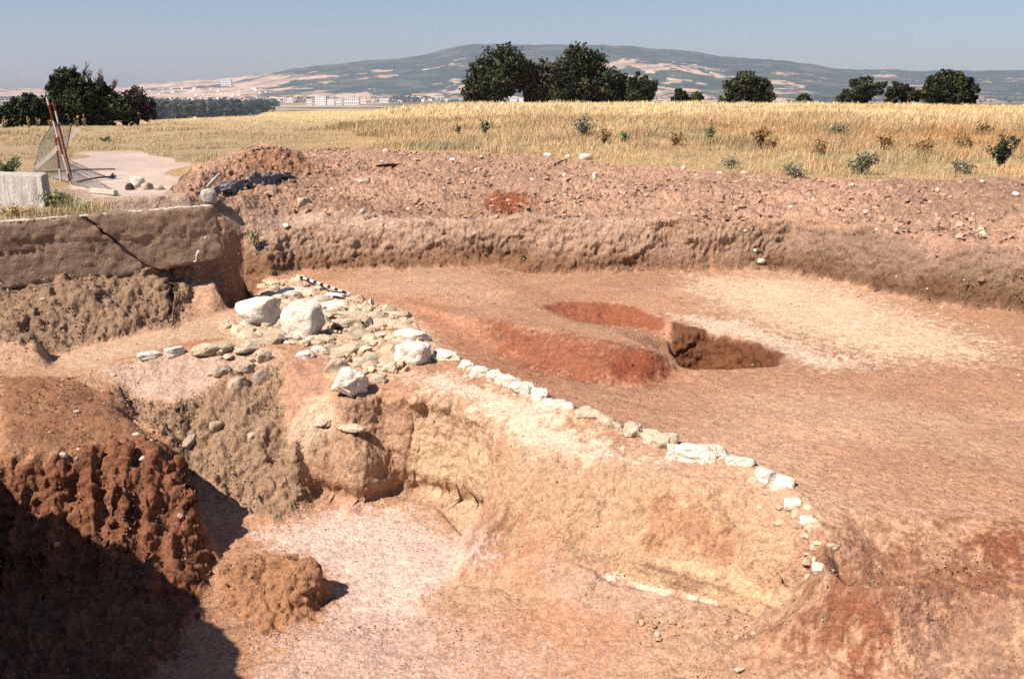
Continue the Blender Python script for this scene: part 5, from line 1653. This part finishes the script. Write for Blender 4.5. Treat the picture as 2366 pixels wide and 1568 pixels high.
def weed(px, py, w, h, col, label, seed, name='weed', cat='weed', n=700, leaf=.03, airy=.75, stems=14, group='weeds in the grass'):
    """a loose plant: thin stems fanning up from one root, leaves along them"""
    rng = np.random.default_rng(seed)
    p = hit(px, py + h * .5); k = math.hypot(p.x, p.y) / F_PX
    W, Hh = w * k / 2, h * k * 1.15
    root = empty(name, p); tag(root, label, cat, group)
    bm = bmesh.new(); cents = []
    for s in range(stems):
        th = rng.uniform(0, 6.28); rad = W * math.sqrt(rng.random()) * .95
        e = Vector((math.cos(th) * rad, math.sin(th) * rad, Hh * rng.uniform(.45, 1) * (1 - .35 * (rad / W) ** 2)))
        m_ = Vector((e.x * .35, e.y * .35, e.z * .6))
        tube(bm, [(0, 0, -.02), m_, e], [.008, .006, .003], 4)
        for j in range(n // stems):
            t = rng.uniform(.25, 1)
            q = (m_ * (2 * t) if t < .5 else m_.lerp(e, 2 * t - 1)) + Vector(rng.normal(size=3)) * W * .12
            q.z = max(q.z, .01)
            cents.append(q)
    bm_obj('stem', bm, MAT['bark'], root)
    cents = np.array(cents)
    V, Fq = cards(cents, np.full(len(cents), leaf), rng)
    t = np.clip(np.array(col)[None] * (1 + .28 * rng.normal(size=(len(cents), 1))), .01, .9)
    np_mesh('leaves', V, Fq, MAT['leaf'], np.repeat(t, 4, 0), smooth=False, parent=root)


GG = (.25, .23, .145); GR = (.12, .15, .06); BR = (.28, .15, .06); DK = (.045, .055, .03)
WEEDS = [(1345, 292, 80, 46, GG, 'large silvery green weed in the middle of the grass bank', 800, .05), (1395, 312, 36, 44, BR, 'brown withered weed right of the large silvery one', 300, .04),
         (1120, 292, 26, 38, GR, 'dark green weed alone in the grass left of the silvery one', 300, .045), (1440, 318, 26, 28, GR, 'small green weed low in the grass right of the brown withered one', 220, .04),
         (1990, 380, 80, 48, GG, 'silvery green weed at the foot of the grass bank on the right', 800, .04), (1935, 300, 62, 30, GG, 'silvery weed high on the grass bank at the right', 420, .05),
         (2310, 356, 64, 66, DK, 'dark green thistle at the right edge of the grass', 900, .04), (2340, 330, 30, 34, DK, 'dark leafy stem above the dark thistle at the right edge', 200, .04),
         (2220, 386, 70, 30, GG, 'pale green weed left of the dark thistle at the bank foot', 400, .04), (1755, 320, 44, 50, BR, 'rust-brown weed below the lone broad tree', 420, .045),
         (1640, 308, 30, 50, (.22, .21, .10), 'olive weed in the grass left of the rust-brown one', 300, .045), (1690, 378, 60, 24, GG, 'flat grey-green weed at the grass edge above the white stones', 320, .035),
         (1835, 398, 90, 26, GG, 'wide flat grey-green weed at the grass edge, right of the white stones', 420, .035), (1780, 336, 40, 26, BR, 'small russet weed just below the rust-brown one', 260, .04),
         (2130, 345, 70, 40, BR, 'wide brown scrub patch in the grass, left of the dark thistle', 500, .045), (2050, 330, 50, 34, BR, 'brown scrub above the silvery weed at the bank foot', 360, .045),
         (1900, 345, 56, 30, (.24, .15, .07), 'dull brown scrub between the rust-brown weed and the silvery ones', 360, .045), (1560, 322, 46, 30, BR, 'brown dry weed above the two small white stones', 300, .045),
         (2230, 330, 60, 34, (.24, .14, .06), 'russet scrub just left above the dark thistle', 400, .045),
         (2270, 300, 50, 20, DK, 'small dark weed high in the grass near the right edge', 160, .05), (1060, 300, 20, 22, GR, 'tiny green weed left of the dark green one', 140, .04),
         (20, 386, 70, 34, GR, 'low green weed above the whitewashed block at the left edge', 600, .035), (128, 462, 70, 34, (.26, .25, .10), 'yellow-green weeds at the right side of the whitewashed block', 600, .025),
         (178, 478, 60, 22, (.30, .33, .20), 'silvery low weed behind the wall top, below the net', 420, .022), (40, 488, 80, 22, (.50, .34, .12), 'straw-yellow weed behind the wall top at the left edge', 420, .022),
         (590, 552, 40, 46, (.42, .33, .18), 'dry tuft hanging at the corner of the section beside the dark gap', 420, .022), (245, 322, 30, 12, GR, 'flat green weed on the meadow behind the net', 140, .04)]
for i, (px, py, w, h, c, lb, n, lf) in enumerate(WEEDS):
    weed(px, py, w, h, c, lb, 900 + i, n=n, leaf=lf)
# thistles against the dark trees at the left
for i, (px, py, h) in enumerate([(12, 292, 22), (68, 296, 34), (88, 290, 30), (118, 292, 20), (180, 292, 34), (196, 290, 26)]):
    weed(px, py - h * .3, 12, h, (.40, .29, .15), ['short dry thistle at the far left edge', 'tall dry thistle in front of the left bush', 'thinner dry thistle right of the tall one', 'short dry thistle beside the striped pole tip',
         'tall dry thistle in front of the large dark tree', 'shorter dry thistle right of the one before the large dark tree'][i], 960 + i, 'thistle', 'thistle', 120, .05, stems=6, group='dry thistles before the left trees')
# grass on the near-left baulk, whose shadow falls into the dig
def near_fringe():
    rng = np.random.default_rng(61)
    E = [(-8.3, 8.3), (-5.6, 7.0), (-4.42, 6.42), (-3.65, 5.2), (-3.1, 2.0)]
    pts = []
    for (a, b), (c, d) in zip(E, E[1:]):
        L = math.hypot(c - a, d - b); nn = int(L * 90)
        t = rng.random(nn); off = rng.exponential(.12, nn)
        nx, ny = (d - b) / L, -(c - a) / L
        pts.append(np.stack([a + (c - a) * t + nx * off - .03 * nx, b + (d - b) * t + ny * off - .03 * ny], -1))
    P_ = np.concatenate(pts)
    x, y = P_[:, 0], P_[:, 1]; m = x.size
    h = .08 + .34 * rng.random(m) ** 2; w = np.full(m, .004)
    th = rng.uniform(0, np.pi, m); ux, uy = np.cos(th) * w, np.sin(th) * w
    z = height(x, y) - .01
    la = rng.normal(size=m) * .5 * h + .25 * h; lb = rng.normal(size=m) * .5 * h
    P = np.empty((m, 3, 3))
    P[:, 0] = np.stack([x - ux, y - uy, z], -1); P[:, 1] = np.stack([x + ux, y + uy, z], -1); P[:, 2] = np.stack([x + la, y + lb, z + h], -1)
    o = np_mesh('grass_fringe', P.reshape(-1, 3), np.arange(m * 3).reshape(m, 3), MAT['grass'], np.repeat(rim(x, y, rng), 3, 0), smooth=False)
    tag(o, kind='stuff')
near_fringe()
